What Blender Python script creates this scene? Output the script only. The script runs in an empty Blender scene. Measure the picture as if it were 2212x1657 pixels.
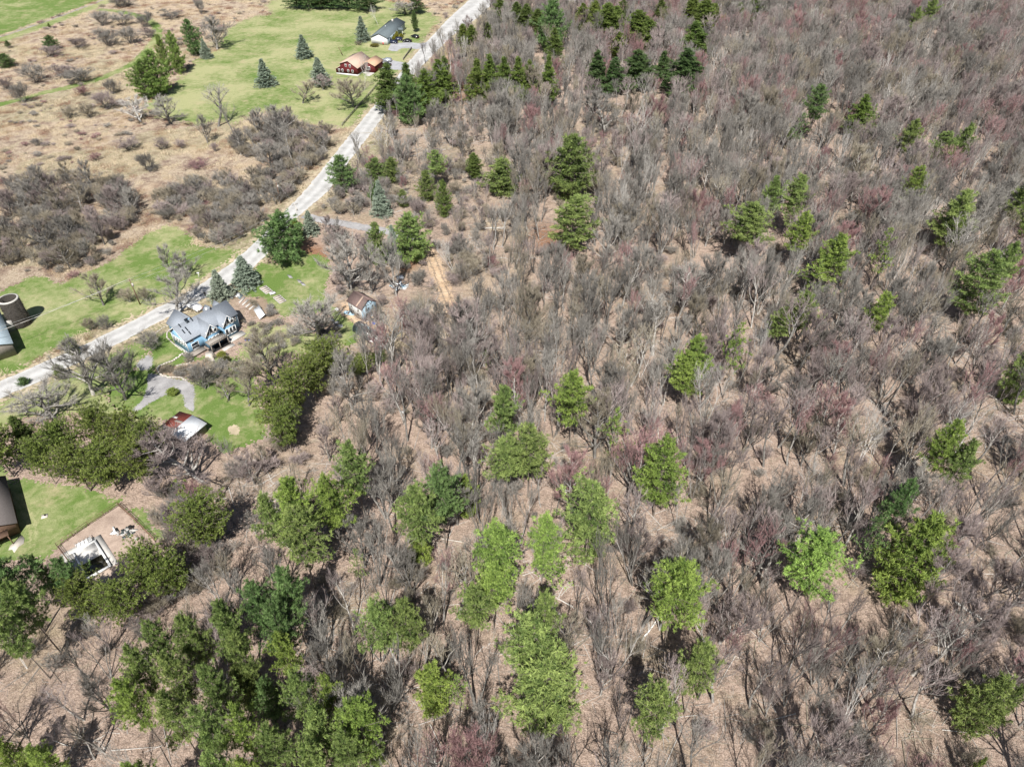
import bpy, math, random
import numpy as np
from mathutils import Vector, Matrix

# ------------------------------------------------------------------ camera, sky, sun, exposure
C = bpy.context.scene
PITCH = math.radians(41.0); CAM_H = 100.0; FPX = 1533.7; CX, CY = 1106.0, 828.5
cam_d = bpy.data.cameras.new('camera'); cam = bpy.data.objects.new('camera', cam_d)
C.collection.objects.link(cam); C.camera = cam
cam.location = (0, 0, CAM_H); cam.rotation_euler = (math.pi/2 - PITCH, 0, 0)
cam_d.sensor_width = 36.0; cam_d.lens = 36.0*FPX/2212.0; cam_d.clip_start = 0.5; cam_d.clip_end = 20000
SUN_EL, SUN_AZ = math.radians(54), math.radians(184)      # azimuth of the sun, from +Y clockwise
w = bpy.data.worlds.new('World'); C.world = w; w.use_nodes = True
nt = w.node_tree
bg = nt.nodes['Background']; sky = nt.nodes.new('ShaderNodeTexSky'); sky.sky_type = 'NISHITA'
sky.sun_disc = False; sky.sun_elevation = SUN_EL; sky.sun_rotation = SUN_AZ
nt.links.new(sky.outputs[0], bg.inputs[0]); bg.inputs[1].default_value = 0.05
sd = bpy.data.lights.new('sun', 'SUN'); sd.energy = 5.0; sd.angle = math.radians(0.5); sd.color = (1, .965, .91)
so = bpy.data.objects.new('sun', sd); C.collection.objects.link(so)
sv = Vector((math.sin(SUN_AZ)*math.cos(SUN_EL), math.cos(SUN_AZ)*math.cos(SUN_EL), math.sin(SUN_EL)))
so.rotation_euler = sv.to_track_quat('Z', 'Y').to_euler(); so.location = sv*300
C.view_settings.view_transform = 'Standard'; C.view_settings.look = 'None'
C.view_settings.exposure = 0.62; C.view_settings.gamma = 1.0
C.cycles.max_bounces = 6; C.cycles.diffuse_bounces = 2; C.cycles.glossy_bounces = 2
C.cycles.transmission_bounces = 3; C.cycles.transparent_max_bounces = 6

# ------------------------------------------------------------------ helpers
SP, CP = math.sin(PITCH), math.cos(PITCH)
def g(x, y, z=0.0):
    """a direction in the photograph (2212 px wide) -> the point where it meets the level z"""
    u = (x-CX)/FPX; v = (y-CY)/FPX; d = SP+v*CP
    return (u*(CAM_H-z)/d, (CP-v*SP)*(CAM_H-z)/d)
def proj(X, Y, z):
    Z = Y*CP-(z-CAM_H)*SP
    return CX+FPX*X/Z, CY+FPX*(-(Y*SP)-(z-CAM_H)*CP)/Z
def gs(pts, z=0.0): return np.array([g(a, b, z) for a, b in pts])
def lin(h):
    c = [int(h[i:i+2], 16)/255 for i in (0, 2, 4)]
    return tuple((v/12.92 if v <= .04045 else ((v+.055)/1.055)**2.4) for v in c)

col = C.collection
def mesh_np(name, V, F, mats=(), fm=None, attrs=None, smooth=False):
    me = bpy.data.meshes.new(name); V = np.asarray(V, np.float32)
    if isinstance(F, np.ndarray):
        n = F.shape[1]; loops = F.reshape(-1); starts = np.arange(0, len(loops), n)
    else:
        loops = np.array([i for f in F for i in f], np.int32)
        starts = np.cumsum([0]+[len(f) for f in F[:-1]])
    me.vertices.add(len(V)); me.vertices.foreach_set('co', V.reshape(-1))
    me.loops.add(len(loops)); me.loops.foreach_set('vertex_index', loops.astype(np.int32))
    me.polygons.add(len(starts)); me.polygons.foreach_set('loop_start', starts.astype(np.int32))
    for m in mats: me.materials.append(m)
    if fm is not None: me.polygons.foreach_set('material_index', np.asarray(fm, np.int32))
    me.update(calc_edges=True)
    if smooth: me.polygons.foreach_set('use_smooth', np.ones(len(starts), bool))
    for k, a in (attrs or {}).items():
        at = me.attributes.new(k, 'FLOAT', 'POINT'); at.data.foreach_set('value', np.asarray(a, np.float32))
    return me
def obj(name, me, parent=None, loc=None):
    o = bpy.data.objects.new(name, me); col.objects.link(o)
    if parent: o.parent = parent
    if loc: o.location = loc
    return o
def tag(o, label=None, cat=None, group=None, kind=None):
    if label: o['label'] = label
    if cat: o['category'] = cat
    if group: o['group'] = group
    if kind: o['kind'] = kind
    return o
def thing(name, label, cat, loc=(0, 0, 0), rz=0, group=None):
    o = bpy.data.objects.new(name, None); col.objects.link(o); o.empty_display_size = .3
    o.location = loc; o.rotation_euler = (0, 0, rz)
    return tag(o, label, cat, group)

class MB:
    """collects boxes, prisms and tubes for one mesh"""
    def __init__(s): s.V = []; s.F = []; s.n = 0
    def add(s, V, F):
        s.V.extend(V); s.F.extend([tuple(i+s.n for i in f) for f in F]); s.n += len(V); return s
    def box(s, x0, x1, y0, y1, z0, z1):
        V = [(x, y, z) for z in (z0, z1) for x, y in ((x0, y0), (x1, y0), (x1, y1), (x0, y1))]
        return s.add(V, [(3, 2, 1, 0), (4, 5, 6, 7), (0, 1, 5, 4), (1, 2, 6, 5), (2, 3, 7, 6), (3, 0, 4, 7)])
    def obox(s, c, ax, ay, lx, ly, z0, z1):
        """box centred at c with its length along the unit vector ax"""
        V = []
        for z in (z0, z1):
            for i, j in ((-1, -1), (1, -1), (1, 1), (-1, 1)):
                V.append((c[0]+ax[0]*lx/2*i+ay[0]*ly/2*j, c[1]+ax[1]*lx/2*i+ay[1]*ly/2*j, z))
        return s.add(V, [(3, 2, 1, 0), (4, 5, 6, 7), (0, 1, 5, 4), (1, 2, 6, 5), (2, 3, 7, 6), (3, 0, 4, 7)])
    def prism(s, poly, z0, z1):
        n = len(poly); V = [(x, y, z0) for x, y in poly]+[(x, y, z1) for x, y in poly]
        return s.add(V, [tuple(range(n-1, -1, -1)), tuple(range(n, 2*n))]+[(i, (i+1) % n, n+(i+1) % n, n+i) for i in range(n)])
    def slab(s, quad, t):
        """a sloped sheet: four 3-D corners, thickened downwards"""
        n = len(quad); V = [tuple(q) for q in quad]+[(q[0], q[1], q[2]-t) for q in quad]
        return s.add(V, [tuple(range(n)), tuple(range(2*n-1, n-1, -1))]+[(n+i, n+(i+1) % n, (i+1) % n, i) for i in range(n)])
    def tube(s, p0, p1, r0, r1=None, n=6):
        r1 = r0 if r1 is None else r1
        a = Vector(p0); b = Vector(p1); d = (b-a).normalized()
        q = d.to_track_quat('Z', 'Y'); u = q @ Vector((1, 0, 0)); v = q @ Vector((0, 1, 0)); V = []
        for p, r in ((a, r0), (b, r1)):
            for i in range(n):
                t = 2*math.pi*i/n; V.append(tuple(p+u*math.cos(t)*r+v*math.sin(t)*r))
        return s.add(V, [(i, (i+1) % n, n+(i+1) % n, n+i) for i in range(n)]+[tuple(range(n-1, -1, -1)), tuple(range(n, 2*n))])
    def build(s, name, mat, parent=None, smooth=False):
        return obj(name, mesh_np(name, s.V, s.F, (mat,), smooth=smooth), parent)

# ------------------------------------------------------------------ value noise, for outlines
_rs = np.random.RandomState(7); _T = _rs.rand(256, 256)
def vnoise(x, y, s):
    x = np.asarray(x)/s; y = np.asarray(y)/s; i = np.floor(x).astype(int); j = np.floor(y).astype(int)
    fx = x-i; fy = y-j; fx = fx*fx*(3-2*fx); fy = fy*fy*(3-2*fy)
    def T(a, b): return _T[a % 256, b % 256]
    return (T(i, j)*(1-fx)+T(i+1, j)*fx)*(1-fy)+(T(i, j+1)*(1-fx)+T(i+1, j+1)*fx)*fy
def inside(px, py, poly):
    px = np.asarray(px, float); py = np.asarray(py, float); r = np.zeros(px.shape, bool); n = len(poly)
    for i in range(n):
        x0, y0 = poly[i]; x1, y1 = poly[(i+1) % n]
        if y0 == y1: continue
        c = ((y0 > py) != (y1 > py)) & (px < (x1-x0)*(py-y0)/(y1-y0)+x0); r ^= c
    return r

# ------------------------------------------------------------------ materials
MT = {}
def newmat(name):
    m = bpy.data.materials.new(name); m.use_nodes = True; MT[name] = m
    n = m.node_tree; b = n.nodes['Principled BSDF']; b.inputs['Specular IOR Level'].default_value = .2
    return m, n, b
def N(n, t, **k):
    x = n.nodes.new(t)
    for a, v in k.items():
        if hasattr(x, a): setattr(x, a, v)
    return x
def noise(n, scale, detail=4, rough=.6, vec=None, dist=0):
    x = N(n, 'ShaderNodeTexNoise'); x.inputs['Scale'].default_value = scale; x.inputs['Detail'].default_value = detail
    x.inputs['Roughness'].default_value = rough; x.inputs['Distortion'].default_value = dist
    if vec is not None: n.links.new(vec, x.inputs['Vector'])
    return x.outputs['Fac']
def ramp(n, fac, stops):
    r = N(n, 'ShaderNodeValToRGB'); e = r.color_ramp.elements
    while len(e) > 1: e.remove(e[-1])
    for i, (p, c) in enumerate(stops):
        q = e[0] if i == 0 else e.new(p)
        q.position = p; q.color = tuple(c)+(1,) if len(c) == 3 else c
    n.links.new(fac, r.inputs[0]); return r.outputs[0]
def mixc(n, fac, a, b, mode='MIX'):
    x = N(n, 'ShaderNodeMix'); x.data_type = 'RGBA'; x.blend_type = mode
    for s, v in ((x.inputs[0], fac), (x.inputs[6], a), (x.inputs[7], b)):
        if hasattr(v, 'links'): n.links.new(v, s)
        else: s.default_value = v if isinstance(v, (int, float)) else tuple(v)+(1,)
    return x.outputs[2]
def mth(n, op, a, b=0.0, clamp=False):
    x = N(n, 'ShaderNodeMath'); x.operation = op; x.use_clamp = clamp
    for s, v in ((x.inputs[0], a), (x.inputs[1], b)):
        if hasattr(v, 'links'): n.links.new(v, s)
        else: s.default_value = v
    return x.outputs[0]
def step(n, v, a, b):
    x = N(n, 'ShaderNodeMapRange'); n.links.new(v, x.inputs[0]); x.inputs[1].default_value = a; x.inputs[2].default_value = b
    return x.outputs[0]
def bump(n, b, h, strength=.5, dist=.1):
    x = N(n, 'ShaderNodeBump'); x.inputs['Strength'].default_value = strength; x.inputs['Distance'].default_value = dist
    n.links.new(h, x.inputs['Height']); n.links.new(x.outputs[0], b.inputs['Normal'])
def pos(n):
    return N(n, 'ShaderNodeNewGeometry').outputs['Position']
def attr(n, name):
    a = N(n, 'ShaderNodeAttribute'); a.attribute_name = name; return a.outputs['Fac']
def flat(name, c, rough=.8, var=.25, scale=1.5, metal=0, spec=.2):
    m, n, b = newmat(name); f = noise(n, scale, 5, .7, pos(n))
    n.links.new(ramp(n, f, [(.25, [v*(1-var) for v in c]), (.75, [min(1, v*(1+var)) for v in c])]), b.inputs['Base Color'])
    b.inputs['Roughness'].default_value = rough; b.inputs['Metallic'].default_value = metal; b.inputs['Specular IOR Level'].default_value = spec
    return m
def m_ground():
    m, n, b = newmat('ground'); p = pos(n)
    n1 = noise(n, .9, 6, .72, p); n2 = noise(n, 4.5, 5, .75, p); n3 = noise(n, .06, 5, .65, p); n4 = noise(n, .22, 6, .7, p)
    lit = ramp(n, n2, [(.25, (.10, .075, .06)), (.40, (.32, .235, .185)), (.52, (.53, .40, .32)), (.72, (.72, .595, .505))])
    lit2 = ramp(n, n2, [(.25, (.10, .08, .055)), (.45, (.36, .28, .19)), (.7, (.60, .50, .36))])
    litter = mixc(n, step(n, n3, .52, .68), lit, lit2)
    litter = mixc(n, mth(n, 'MULTIPLY', step(n, n1, .46, .70), .75), litter, (.15, .105, .08))
    # straw field with mauve bramble patches and green-ish hints
    v = N(n, 'ShaderNodeMapping'); v.inputs['Scale'].default_value = (1, .55, 1); v.inputs['Rotation'].default_value = (0, 0, .5)
    n.links.new(p, v.inputs[0])
    f1 = noise(n, 2.2, 6, .78, v.outputs[0], 1.2)
    straw = ramp(n, f1, [(.25, (.13, .095, .07)), (.41, (.33, .255, .18)), (.55, (.52, .425, .32)), (.78, (.70, .61, .49))])
    br = ramp(n, n2, [(.3, (.08, .05, .045)), (.6, (.22, .14, .11)), (.8, (.33, .23, .18))])
    straw = mixc(n, mth(n, 'MULTIPLY', step(n, n4, .46, .62), .8), straw, br)
    straw = mixc(n, mth(n, 'MULTIPLY', step(n, n3, .53, .66), .5), straw, (.56, .42, .29))
    straw = mixc(n, mth(n, 'MULTIPLY', step(n, noise(n, .11, 5, .7, v.outputs[0]), .55, .7), .30), straw, (.25, .26, .11))
    c = mixc(n, attr(n, 'field'), litter, straw)
    c = mixc(n, mth(n, 'MULTIPLY', attr(n, 'green'), step(n, n1, .35, .6)), c, (.22, .26, .10))
    c = mixc(n, mth(n, 'MULTIPLY', attr(n, 'duff'), .85), c, ramp(n, n2, [(.3, (.16, .07, .035)), (.7, (.42, .22, .12))]))
    n.links.new(c, b.inputs['Base Color']); b.inputs['Roughness'].default_value = .95
    bump(n, b, mth(n, 'ADD', n2, mth(n, 'MULTIPLY', n1, 2.0)), 1.0, .35)
    return m
def m_lawn(name, fresh=.5):
    m, n, b = newmat(name); p = pos(n)
    n1 = noise(n, .045, 5, .6, p, .6); n2 = noise(n, .5, 6, .72, p, .5); n3 = noise(n, 5, 4, .8, p)
    gr = ramp(n, n3, [(.25, (.05, .095, .018)), (.55, (.125, .19, .045)), (.8, (.20, .26, .085))])
    dry = ramp(n, n3, [(.25, (.19, .19, .085)), (.55, (.33, .335, .17)), (.85, (.48, .45, .28))])
    k = mth(n, 'ADD', mth(n, 'MULTIPLY', n1, 1.4), mth(n, 'MULTIPLY', n2, .9))
    c = mixc(n, step(n, k, .90+fresh*.28, 1.28+fresh*.30), gr, dry)
    c = mixc(n, mth(n, 'MULTIPLY', step(n, noise(n, .16, 6, .75, p), .52, .68), .6), c, (.40, .33, .21))
    n.links.new(c, b.inputs['Base Color']); b.inputs['Roughness'].default_value = .9
    bump(n, b, mth(n, 'ADD', n3, n2), .8, .12); return m
def m_gravel(name, lo, hi, tracks=False):
    m, n, b = newmat(name); p = pos(n)
    n1 = noise(n, 6, 4, .8, p); n2 = noise(n, .35, 5, .65, p)
    k = mth(n, 'ADD', mth(n, 'MULTIPLY', n1, .45), mth(n, 'MULTIPLY', n2, .55))
    if tracks:
        a = attr(n, 'across')
        k = mth(n, 'ADD', k, mth(n, 'MULTIPLY', mth(n, 'COSINE', mth(n, 'MULTIPLY', a, 12.56)), .06))
        k = mth(n, 'ADD', k, mth(n, 'MULTIPLY', noise(n, 9, 3, .6, None), 0))
    n.links.new(ramp(n, k, [(.3, lo), (.62, hi)]), b.inputs['Base Color']); b.inputs['Roughness'].default_value = .95
    bump(n, b, n1, .5, .04); return m
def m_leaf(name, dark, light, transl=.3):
    """needles: two greens varied by clump, gap shade and bright tips painted along each limb, times the colour of the object"""
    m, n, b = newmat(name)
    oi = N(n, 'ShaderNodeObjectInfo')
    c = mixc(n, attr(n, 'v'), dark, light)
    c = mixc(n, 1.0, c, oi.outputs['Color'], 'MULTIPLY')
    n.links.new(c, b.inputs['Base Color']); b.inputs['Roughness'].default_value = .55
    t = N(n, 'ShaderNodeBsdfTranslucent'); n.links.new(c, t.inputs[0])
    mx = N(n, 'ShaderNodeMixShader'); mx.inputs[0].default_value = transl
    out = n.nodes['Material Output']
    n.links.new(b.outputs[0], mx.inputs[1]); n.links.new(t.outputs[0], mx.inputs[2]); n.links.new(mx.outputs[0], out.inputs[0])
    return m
def m_bark(name, a, c2, rnd=.35):
    m, n, b = newmat(name)
    tc = N(n, 'ShaderNodeTexCoord'); mp = N(n, 'ShaderNodeMapping'); mp.inputs['Scale'].default_value = (1, 1, .25)
    n.links.new(tc.outputs['Object'], mp.inputs[0])
    f = noise(n, 5, 4, .7, mp.outputs[0]); c = ramp(n, f, [(.3, a), (.7, c2)])
    oi = N(n, 'ShaderNodeObjectInfo')
    k = mth(n, 'ADD', mth(n, 'MULTIPLY', oi.outputs['Random'], rnd), 1-rnd/2)
    c = mixc(n, 1.0, c, k, 'MULTIPLY')
    c = mixc(n, 1.0, c, oi.outputs['Color'], 'MULTIPLY')
    n.links.new(c, b.inputs['Base Color']); b.inputs['Roughness'].default_value = .9; b.inputs['Specular IOR Level'].default_value = .1
    return m
M_GROUND = m_ground()
M_LAWN = m_lawn('lawn_fresh', .45); M_LAWN2 = m_lawn('lawn_dry', .0); M_LAWN3 = m_lawn('lawn_green', .75)
M_ROAD = m_gravel('road_gravel', (.27, .265, .255), (.50, .495, .485), True)
M_GRAV = m_gravel('drive_gravel', (.15, .145, .145), (.38, .37, .37))
M_ASPH = m_gravel('drive_asphalt', (.20, .20, .21), (.40, .40, .42))
M_DIRT = m_gravel('track_dirt', (.26, .17, .10), (.60, .45, .31))
M_VERGE = m_gravel('verge_dirt', (.20, .17, .11), (.50, .42, .30))
M_MOWN = m_lawn('mown_path', .2)
M_BED = m_gravel('bed_soil', (.12, .085, .06), (.34, .26, .19))
M_YARD = m_gravel('yard_brush', (.15, .105, .085), (.47, .37, .30))
M_STONE = m_gravel('stone_pale', (.32, .29, .25), (.62, .57, .50))
M_NEED = m_leaf('needles', (.055, .10, .028), (.33, .42, .13), .2)
M_NEEDY = m_leaf('needles_olive', (.07, .10, .028), (.27, .315, .09), .2)
M_NEEDB = m_leaf('needles_blue', (.13, .17, .13), (.36, .43, .33), .12)
M_NEEDD = m_leaf('needles_dark', (.065, .10, .032), (.19, .25, .075), .25)
M_BARK = m_bark('bark_grey', (.075, .068, .06), (.45, .43, .40), 1.1)
M_BARKP = m_bark('bark_pine', (.13, .105, .085), (.30, .26, .225))
M_BARKW = m_bark('bark_white', (.42, .41, .38), (.80, .78, .74))
M_TWIG = m_bark('twig_grey', (.15, .14, .125), (.35, .33, .30), .7)
M_TWIGM = m_bark('twig_mauve', (.225, .18, .17), (.375, .315, .30), .6)
M_TWIGR = m_bark('twig_red', (.24, .14, .14), (.37, .23, .225), .4)
M_TWIGT = m_bark('twig_tan', (.22, .19, .14), (.36, .32, .25), .5)
M_TWIGW = m_bark('twig_pale', (.38, .36, .33), (.60, .57, .53), .2)
M_WHITE = flat('paint_white', (.74, .74, .73), .5, .08)
M_GLASS = flat('window_glass', (.02, .025, .03), .08, .1, spec=.6)
M_BLUE = flat('siding_blue', (.24, .43, .60), .6, .12)
M_BLUEP = flat('siding_pale_blue', (.36, .50, .60), .8, .35, 3)
M_SHING = flat('shingles_grey', (.26, .285, .32), .9, .22, 4)
M_SHINGD = flat('shingles_slate', (.115, .14, .15), .8, .25, 2)
M_TAN = flat('shingles_tan', (.47, .345, .275), .9, .12, 3)
M_TANO = flat('shingles_orange', (.48, .31, .21), .9, .15, 3)
M_BROWN = flat('shingles_brown', (.165, .115, .105), .8, .25, 2)
M_REDS = flat('siding_red', (.115, .02, .022), .7, .2, 3)
M_RUST = flat('metal_rust_red', (.21, .05, .035), .7, .4, 3)
M_METW = flat('metal_white', (.72, .74, .76), .45, .12, 2)
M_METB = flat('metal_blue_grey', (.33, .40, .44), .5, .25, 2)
M_WOOD = flat('wood_grey', (.26, .23, .20), .9, .35, 4)
M_WOODB = flat('wood_brown', (.16, .10, .07), .8, .35, 4)
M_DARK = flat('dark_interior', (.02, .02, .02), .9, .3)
M_CONC = flat('concrete', (.46, .44, .41), .9, .18, 3)
M_SILO = flat('silo_block', (.045, .04, .035), .95, .6, 4)
M_DOOR = flat('door_red', (.50, .10, .09), .6, .1)
M_TARPW = flat('tarp_white', (.75, .75, .74), .5, .1)
M_TARPB = flat('tarp_blue', (.05, .12, .55), .4, .2)
M_PLAS = flat('plastic_dark_sheet', (.045, .06, .06), .3, .4, 3, spec=.5)
M_PLASL = flat('plastic_pale_sheet', (.22, .28, .29), .3, .3, 3, spec=.5)
M_TYRE = flat('tyre', (.02, .02, .02), .8, .2)
M_CBLK = flat('car_black', (.012, .012, .014), .25, .1, spec=.6)
M_CNAV = flat('car_navy', (.015, .02, .045), .25, .1, spec=.6)
M_CSIL = flat('car_silver', (.40, .43, .47), .3, .05, metal=.5, spec=.5)
M_CWHT = flat('car_white', (.75, .75, .75), .3, .05, spec=.5)
M_RIM = flat('rim', (.5, .5, .5), .3, .1, metal=.8)
M_LAMP = flat('lamp_lens', (.45, .12, .10), .2, .1)
M_WATER = flat('pool_water', (.035, .03, .015), .12, .5, 1, spec=.5)
M_RUBBLE = flat('rubble', (.38, .36, .34), .9, .5, 4)
M_WIRE = flat('wire', (.42, .42, .42), .6, .1)
# ------------------------------------------------------------------ where things are, as outlines on the ground
RL = [(-160, 893), (-60, 850), (0, 824), (90, 785), (175, 749), (237, 718), (300, 687), (350, 660), (387, 644), (450, 604), (500, 569), (553, 523), (613, 459), (656, 416), (735, 318), (815, 220), (885, 132), (965, 45), (1020, -5), (1080, -60), (1140, -110)]
RR = [(-160, 935), (-60, 888), (0, 861), (90, 822), (190, 773), (245, 748), (310, 713), (360, 688), (405, 665), (470, 630), (520, 600), (560, 567), (590, 535), (628, 482), (673, 444), (712, 410), (753, 350), (800, 290), (895, 160), (938, 117), (978, 77), (1028, 42), (1078, -3), (1135, -55), (1190, -105)]
LAWN_A = [(310, 222), (345, 205), (370, 190), (400, 160), (425, 130), (450, 122), (475, 105), (487, 67), (522, 47), (553, 36), (590, 33), (573, 15), (585, 3), (628, -6), (728, -4), (780, -2), (830, 2), (915, 17), (940, 35), (955, 40), (925, 72), (885, 120), (862, 150), (822, 200), (790, 240), (760, 275), (738, 276), (708, 272), (673, 272), (645, 262), (603, 245), (553, 240), (510, 268), (487, 262), (422, 272), (395, 262), (332, 250)]
LAWN_B = [(-90, 700), (0, 634), (65, 599), (100, 599), (130, 616), (160, 600), (190, 587), (237, 564), (275, 537), (300, 517), (350, 492), (380, 487), (400, 500), (410, 514), (425, 529), (475, 539), (527, 537), (512, 560), (450, 598), (387, 638), (330, 662), (262, 700), (225, 704), (160, 728), (100, 766), (60, 790), (0, 812), (-90, 850)]
LAWN_C = [(553, 578), (568, 568), (600, 572), (660, 546), (703, 556), (716, 580), (706, 610), (700, 640), (713, 655), (735, 680), (762, 690), (792, 704), (778, 722), (765, 742), (748, 752), (730, 748), (722, 715), (706, 668), (660, 678), (620, 684), (585, 680), (570, 664), (548, 645), (522, 628), (535, 600)]
LAWN_D = [(345, 721), (375, 715), (396, 735), (402, 760), (430, 772), (475, 765), (520, 775), (548, 800), (560, 870), (572, 905), (565, 945), (525, 968), (485, 975), (450, 955), (438, 920), (420, 905), (345, 905), (290, 905), (240, 880), (225, 850), (240, 830), (290, 800), (330, 775), (318, 745)]
LAWN_E = [(-90, 1000), (0, 1008), (25, 1036), (107, 1044), (200, 1054), (225, 1071), (265, 1079), (255, 1096), (212, 1124), (160, 1155), (125, 1181), (105, 1204), (50, 1210), (-90, 1215)]
LAWN_F = [(272, 1094), (308, 1104), (332, 1135), (362, 1165), (340, 1172), (300, 1130)]
LAWN_G = [(-300, 170), (0, 76), (112, 37), (212, 2), (330, -45), (300, -80), (-300, -80)]
LANE = [(-200, 155), (0, 88), (112, 50), (225, 7), (330, -32)]
MOWN = [(-120, 255), (0, 226), (30, 220), (75, 206), (137, 192), (200, 177), (250, 157), (287, 140), (317, 112), (342, 77), (337, 55), (320, 42), (287, 32), (250, 24), (210, 22)]
TRACK = [(915, 530), (928, 545), (938, 569), (948, 599), (960, 629), (973, 652), (980, 680)]
DRIVE2 = [(655, 466), (678, 474), (728, 481), (778, 490), (806, 497), (850, 500), (905, 520)]
DRIVE_W = [(846, 92), (858, 94), (885, 92), (905, 95), (925, 92), (915, 104), (905, 107), (868, 105), (858, 112), (848, 112), (838, 108)]
DRIVE_R = [(825, 127), (840, 130), (873, 136), (885, 138), (874, 150), (862, 152), (820, 150), (808, 146)]
DRIVE_H = [(320, 809), (340, 808), (368, 817), (404, 822), (416, 832), (421, 855), (417, 892), (399, 878), (397, 855), (385, 845), (377, 846), (357, 853), (325, 872), (293, 892), (287, 886), (309, 864), (318, 837)]
PATCH_H = [(300, 780), (318, 768), (333, 772), (331, 788), (318, 800), (300, 800), (290, 790)]
YARD_POOL = [(125, 1182), (190, 1134), (256, 1093), (300, 1138), (337, 1171), (280, 1215), (215, 1265), (160, 1230)]
BED_C = [(545, 640), (568, 640), (600, 680), (592, 692), (560, 690), (530, 665)]
DUFF = [(640, 540), (690, 525), (715, 555), (690, 575), (640, 560)]
FIELD = [(-700, 1200), (-90, 860), (0, 826), (180, 752), (300, 690), (390, 645), (500, 575), (560, 520), (660, 415), (820, 215), (900, 120), (985, 30), (1075, -60), (1120, -600), (-2000, -600)]
WOOD = [(1110, -300), (1108, 0), (1010, 100), (905, 205), (850, 255), (800, 310), (742, 402), (712, 440), (745, 462), (820, 482), (850, 510), (905, 530), (900, 560), (830, 575), (800, 600), (850, 640), (880, 665), (870, 700), (745, 580), (728, 612), (735, 640), (800, 660), (850, 690), (860, 720), (800, 745), (745, 775), (700, 830), (650, 930), (580, 960), (560, 1000), (500, 990), (448, 1080), (380, 1075), (345, 1105), (372, 1165), (350, 1210), (215, 1290), (120, 1330), (-120, 1340), (-200, 1900), (2500, 1900), (2700, -300)]
gP = {k: gs(v) for k, v in dict(A=LAWN_A, B=LAWN_B, C=LAWN_C, D=LAWN_D, E=LAWN_E, F=LAWN_F, G=LAWN_G, field=FIELD, wood=WOOD, road=RL+RR[::-1], duff=DUFF, yard=YARD_POOL,
        drh=DRIVE_H, drw=DRIVE_W, drr=DRIVE_R).items() if k not in ('field', 'wood', 'G', 'road')}
gP['road'] = gs([p for p in RL+RR[::-1]])
def gpoly(pts):
    return np.array([g(x, max(y, -175)) for x, y in pts])
gP['field'] = gpoly([(-2500, 1200), (-90, 860), (0, 826), (180, 752), (300, 690), (390, 645), (500, 575), (560, 520), (660, 415), (820, 215), (900, 120), (985, 30), (1075, -60), (1140, -175), (-2500, -175)])
gP['wood'] = gpoly(WOOD); gP['G'] = gpoly(LAWN_G)

# ------------------------------------------------------------------ the ground: one sheet to the horizon
xs = np.concatenate([[-6000, -2500, -1200, -700, -500], np.arange(-400, 401, 1.6), [500, 700, 1200, 2500, 6000]])
ys = np.concatenate([[-6000, -2500, -900, -300, -60], np.arange(0, 560, 1.6), [700, 1000, 1600, 3000, 7000]])
GX, GY = np.meshgrid(xs, ys); fx = GX.ravel(); fy = GY.ravel()
jx = fx+(vnoise(fx, fy, 6)-.5)*8; jy = fy+(vnoise(fx+91, fy, 6)-.5)*8
fld = inside(jx, jy, gP['field']).astype(float)
def dist_poly(px, py, poly):
    d = np.full(px.shape, 1e9)
    for i in range(len(poly)):
        a = poly[i]; b = poly[(i+1) % len(poly)]; ab = b-a; L = max((ab**2).sum(), 1e-9)
        t = np.clip(((px-a[0])*ab[0]+(py-a[1])*ab[1])/L, 0, 1)
        d = np.minimum(d, np.hypot(px-a[0]-ab[0]*t, py-a[1]-ab[1]*t))
    return d
dr = dist_poly(fx, fy, gP['road']); near = (dr < 5+4*vnoise(fx, fy, 5))
# scrubby clearings in the woods have straw on the floor too
def blob(cx, cy, rx, ry):
    X, Y = g(cx, cy); A = g(cx+rx, cy); B = g(cx, cy-ry)
    return np.exp(-(((fx-X)/(A[0]-X))**2+((fy-Y)/(B[1]-Y))**2))
scrub = sum(a*blob(*b) for a, b in ((.9, (860, 700, 130, 70)), (.8, (1080, 470, 70, 60)), (.9, (1310, 330, 60, 90)), (.7, (960, 330, 150, 60)), (.7, (620, 1010, 70, 60)), (.6, (1030, 600, 90, 120)),
    (.8, (1440, 600, 60, 60)), (.6, (820, 420, 90, 50)), (.7, (430, 1100, 70, 50)), (.5, (1240, 760, 80, 40))))
fld = np.clip(fld*1.0+near*.9+scrub*(.4+.9*vnoise(fx, fy, 9)), 0, 1)
green = np.clip(near*.5*vnoise(fx, fy, 3)+.35*(vnoise(fx, fy, 25) > .62)*fld, 0, 1)
duff = np.clip(inside(jx*.5+fx*.5, jy*.5+fy*.5, gP['duff'])*1.0, 0, 1)
for cxd, cyd, rx in ((470, 125, 40), (360, 205, 40), (1000, 165, 90), (875, 572, 28), (640, 545, 55), (1180, 520, 60), (850, 8, 60)):
    duff = np.maximum(duff, np.clip(blob(cxd, cyd, rx, rx*.55)*1.6-.5*vnoise(fx, fy, 4), 0, 1))
nx, ny = len(xs), len(ys); idx = np.arange(nx*ny).reshape(ny, nx)
F = np.stack([idx[:-1, :-1], idx[:-1, 1:], idx[1:, 1:], idx[1:, :-1]], -1).reshape(-1, 4)
me = mesh_np('ground', np.stack([fx, fy, np.zeros_like(fx)], 1), F, (M_GROUND,), attrs=dict(field=fld, green=green, duff=duff))
tag(obj('ground', me), kind='structure')

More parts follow.
